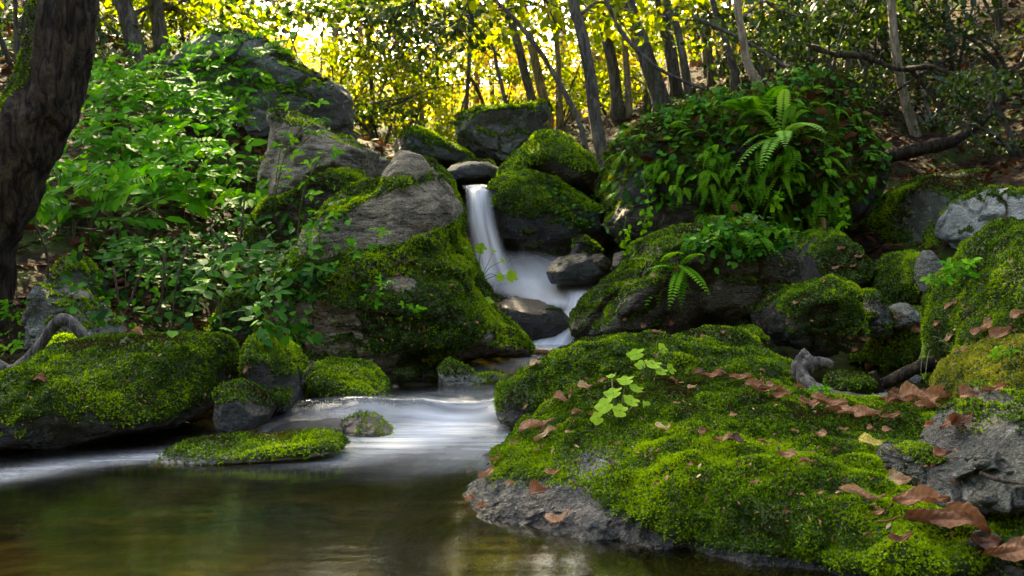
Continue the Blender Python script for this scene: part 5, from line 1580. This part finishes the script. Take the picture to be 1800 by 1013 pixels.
cb["kind"] = "stuff"
cb["label"] = "brown crumbs of leaves and needles caught in the moss"

# leaf litter on the banks, too many to count
mb = MB()
n = 26000
x = np.concatenate([rng.uniform(-4.5, -.7, n // 4), rng.uniform(1.2, 9, n - n // 4)])
y = np.concatenate([rng.uniform(2.0, 8, n // 4), 1.2 + 15 * rng.random(n - n // 4) ** 1.2])
z = ground_z(x, y)
k = z > .1
x, y, z = x[k], y[k], z[k]
n = len(x)
op = [hit(*q) for q in sample_poly(opoly, 420)]
op = np.array([h[0] + h[1] * .015 for h in op if h is not None and h[2] < 6.5 and h[1][2] > .1])
x, y, z = np.concatenate([x, op[:, 0]]), np.concatenate([y, op[:, 1]]), np.concatenate([z, op[:, 2]])
n = len(x)
ll = rng.uniform(.04, .085, n)
v, f = leaves(np.stack([x, y, z + .012], -1), rng.normal(size=(n, 3)) * [1, 1, .3], unit(rng.normal(size=(n, 3)) * .45 + [-.2 * 0, -.2, .9]), ll, ll * .6)
mb.add(v, f, np.repeat(np.clip(rng.normal(.45, .25, n), 0, 1), 7))
lt = mb.top("leaf_litter", M['litter'])
lt["kind"] = "stuff"
lt["label"] = "brown leaf litter covering the banks"

# pebbles at the right foreground edge and along the stream margins
mb = MB()
pv, pf = ico(2)
for i in range(300):
    if i < 200:
        x, y = rng.uniform(.5, .95), rng.uniform(.86, 1.12)
    elif i < 300:
        x, y = rng.uniform(.7, 1.3), rng.uniform(2.0, 2.9)
    else:
        x, y = rng.uniform(-1.2, .9), rng.uniform(.9, 1.6)
    h = drop(x, y, 3)
    if h is None or (h[0][2] > .12) or (i < 200 and CX + x / y * FPX < 1690) or (i >= 300 and h[0][2] > -.03):
        continue
    r = rng.uniform(.004, .011) if i < 200 else rng.uniform(.012, .05)
    v = pv * r * np.array([rng.uniform(.8, 1.3), rng.uniform(.8, 1.3), rng.uniform(.5, .9)]) * (1 + .3 * noise(pv * 1.7 + i, 3))[:, None]
    mb.add(v + h[0], pf)
v, f, t = mb.get()
pb = mesh("gravel", v, f, M['slate'], None, (0, 0, 0), True, {"moss": t * 0, "wet": t})
pb["kind"] = "stuff"
pb["label"] = "dark gravel and pebbles along the stream"


# ------------------------------------------------------------------ moss tufts (part of each boulder)
def build_moss():
    for (o, v, f, nrm, mk, d, mm, base, tuft) in MOSSQ:
        a, b, c = v[f[:, 0]], v[f[:, 1]], v[f[:, 2]]
        cen = (a + b + c) / 3
        fn = np.cross(b - a, c - a)
        area = np.linalg.norm(fn, axis=1) / 2
        fn = fn / (area[:, None] * 2 + 1e-12)
        view = unit(np.array([0, 0, CAMZ]) - cen)
        vis = ((fn * view).sum(1) > -.35) & (cen[:, 2] > -.01)
        m = mk[f].mean(1)
        wgt = area * m * vis
        size = .0011 + .0014 * d
        n = int(min(190000, .75 * tuft * wgt.sum() / size ** 2))
        if n < 30:
            continue
        ii = rng.choice(len(f), n, p=wgt / wgt.sum())
        r1, r2 = np.sqrt(rng.random(n)), rng.random(n)
        pos = (1 - r1)[:, None] * a[ii] + (r1 * (1 - r2))[:, None] * b[ii] + (r1 * r2)[:, None] * c[ii]
        nn = nrm[f[ii, 0]]
        clump = fbm(pos * 22, 5, 3)
        big = fbm(pos * 4.5, 15, 3)
        K = 3
        pos = np.repeat(pos, K, 0)
        nn2 = np.repeat(nn, K, 0)
        dirv = unit(nn2 * .8 + rng.normal(size=(n * K, 3)) * .55 + np.array([0, 0, .25]))
        sd = unit(np.cross(dirv, rng.normal(size=(n * K, 3))))
        h = size * rng.uniform(.6, 1.7, n * K) * np.repeat(1 + .6 * clump, K)
        w = size * rng.uniform(.22, .42, n * K)
        vb = np.stack([pos - nn2 * size * .3 - sd * w[:, None], pos - nn2 * size * .3 + sd * w[:, None],
                       pos + dirv * (h * .6)[:, None] + sd * (w * 1.1)[:, None], pos + dirv * h[:, None], pos + dirv * (h * .6)[:, None] - sd * (w * 1.1)[:, None]], 1).reshape(-1, 3)
        k5 = (np.arange(n * K) * 5)[:, None, None]
        fb = (np.array([[0, 1, 2], [0, 2, 4], [4, 2, 3]])[None] + k5).reshape(-1, 3)
        t = np.clip(.50 + .40 * clump + .95 * big + rng.normal(0, .17, n), 0, 1)
        t = np.repeat(np.repeat(t, K), 5)
        mesh("moss", vb - base, fb, M[mm], o, None, True, {"tint": t})


build_moss()

# ------------------------------------------------------------------ water
def water():
    xs = np.linspace(-3.2, 1.7, 260)
    ys = np.concatenate([np.linspace(.2, 2.5, 230), np.linspace(2.52, 4.7, 90)])
    X, Y = np.meshgrid(xs, ys)
    q = np.stack([X.ravel(), Y.ravel(), 0 * X.ravel()], -1)
    x, y = q[:, 0], q[:, 1]
    edge = 2.17 + .10 * x + .03 * noise(np.stack([x * 9, 0 * x, 0 * x], -1), 2)
    edge = np.where(x < -.3, edge - .25 * (-.3 - x).clip(0, .8), edge)
    st = sstep(edge - .09, edge + .04, y)
    z = .05 * st + .0012 * fbm(q * np.array([2, 9, 1]), 6, 3) * (1 + 2 * np.exp(-((y - edge) / .12) ** 2))
    z += .022 * np.exp(-((y - edge) / .07) ** 2) * noise(q * np.array([8, 3, 1]), 5)
    # foam: along the step, streaming to the front left, and left of the flat boulder
    foam = np.exp(-((y - edge + .05) / .10) ** 2) * sstep(-.62, -.3, x) * (.5 - .3 * sstep(-.25, .0, x))

    def streak(pts, wid, amt):
        pp = spline([W(a, b)[:2] for a, b in pts], 30)
        dd = np.full(len(x), 9.0)
        tt = np.zeros(len(x))
        for i in range(len(pp)):
            e = np.hypot((x - pp[i][0]) * .8, (y - pp[i][1]) * 1.0)
            s = e < dd
            dd[s] = e[s]
            tt[s] = i / (len(pp) - 1)
        ww = np.interp(tt, np.linspace(0, 1, len(wid)), wid)
        aa = np.interp(tt, np.linspace(0, 1, len(amt)), amt)
        return aa * np.exp(-(dd / ww) ** 2)
    foam = np.maximum(foam, streak([(890, 715), (800, 735), (740, 765), (640, 800), (500, 825)], [.08, .12, .13, .10, .07], [.4, .72, .8, .35, .03]))
    foam = np.maximum(foam, streak([(480, 765), (400, 785), (280, 800), (150, 815), (0, 838), (-150, 860)], [.05, .05, .05, .05, .05, .05], [.6, .55, .45, .4, .5, .5]))
    foam = np.maximum(foam, streak([(480, 760), (440, 775)], [.06, .06], [.7, .7]))
    foam = np.maximum(foam, streak([(880, 765), (820, 800), (700, 835)], [.1, .1, .06], [.4, .35, .05]))
    foam = foam * (.25 + .75 * sstep(edge + .09, edge - .03, y))
    foam = np.maximum(foam, .9 * np.exp(-((x - .18) / .16) ** 2 - ((y - 4.35) / .25) ** 2))
    foam = np.maximum(foam, .35 * np.exp(-((x - .05) / .25) ** 2 - ((y - 3.5) / .5) ** 2))
    foam = np.maximum(foam, .5 * np.exp(-((x - .86) / .06) ** 2 - ((y - 1.95) / .04) ** 2))
    q[:, 2] = z
    foam = foam * np.clip(.85 + .55 * fbm(np.stack([x * 2.0 + y * 2, (y - .35 * x) * 9, 0 * x], -1), 44, 4), .2, 1.15)
    ii = np.arange(len(q)).reshape(X.shape)
    qd = np.stack([ii[:-1, :-1], ii[:-1, 1:], ii[1:, 1:], ii[1:, :-1]], -1).reshape(-1, 4)
    o = mesh("stream_water", q, qd, M['water'], None, None, True, {"foam": np.clip(foam, 0, 1)})
    o["kind"] = "structure"
    o["label"] = "dark green brown stream with silky white runs"


water()


def fall_sheet(name, rows, root, dens, nc=24, nr=60, thick=.02):
    """rows: (left px, right px, py, depth) from top to foot"""
    A = spline([P(r[0], r[2], r[3]) for r in rows], nr)
    B = spline([P(r[1], r[2] if len(r) < 5 else r[4], r[3]) for r in rows], nr)
    u = np.linspace(0, 1, nc)
    v = A[:, None] + (B - A)[:, None] * u[None, :, None]
    bul = np.sin(u * np.pi) * thick * 3
    v[:, :, 1] -= bul[None]
    p = v.reshape(-1, 3)
    p[:, 1] -= .02 * fbm(p * np.array([14, 3, 2.5]), 5, 3)
    U = np.repeat(u[None], nr, 0).ravel()
    dn = np.concatenate([[0], np.cumsum(np.linalg.norm(np.diff((A + B) / 2, axis=0), axis=1))])
    D = np.repeat(dn[:, None], nc, 1).ravel()
    tt = np.repeat(np.linspace(0, 1, nr)[:, None], nc, 1).ravel()
    de = np.interp(tt, np.linspace(0, 1, len(dens)), dens)
    de = de * np.clip(np.minimum(U, 1 - U) * 3.2, 0, 1) ** 1.2
    if name == "upper_fall":
        de = de * (1 - .55 * np.exp(-((U - .60 - .05 * np.sin(tt * 5)) / .09) ** 2) * sstep(.25, .45, tt)) * (1 - .25 * sstep(.62, .9, U))
    de *= np.clip(tt * 12, 0, 1) * np.clip((1 - tt) * 6, 0, 1)
    ii = np.arange(nc * nr).reshape(nr, nc)
    qd = np.stack([ii[:-1, :-1], ii[:-1, 1:], ii[1:, 1:], ii[1:, :-1]], -1).reshape(-1, 4)
    return part(name, p, qd, M['silk'], root, True, {"across": U * (.35 if name == "plunge_pool" else 1), "down": D * 3, "dens": de})


wf = empty("waterfall", P(880, 560, 4.9), "silky white waterfall dropping through the boulders and turning down to the stream", "waterfall")
fall_sheet("upper_fall", [(810, 872, 326, 6.0), (815, 870, 332, 5.6), (818, 866, 345, 5.45), (820, 874, 390, 5.3), (828, 890, 440, 5.2), (832, 910, 480, 5.12), (836, 940, 515, 5.0)], wf, [.9, 1.25, 1.25, 1.2, 1.2, 1.1, .9])
fall_sheet("plunge_pool", [(860, 960, 440, 5.15), (850, 1040, 470, 5.1), (850, 1085, 495, 5.0), (860, 1085, 512, 4.85), (900, 1075, 530, 4.7), (930, 1070, 550, 4.62)], wf, [.1, .6, 1.0, 1.25, 1.2, .7], thick=.01)
fall_sheet("lower_fall", [(985, 1080, 505, 4.75), (990, 1062, 525, 4.62), (985, 1045, 550, 4.5), (962, 1030, 572, 4.38), (930, 1015, 595, 4.3), (900, 1020, 612, 4.22), (890, 1040, 625, 4.1)], wf, [.9, 1.2, 1.2, 1.2, 1.2, 1.2, .7], thick=.012)
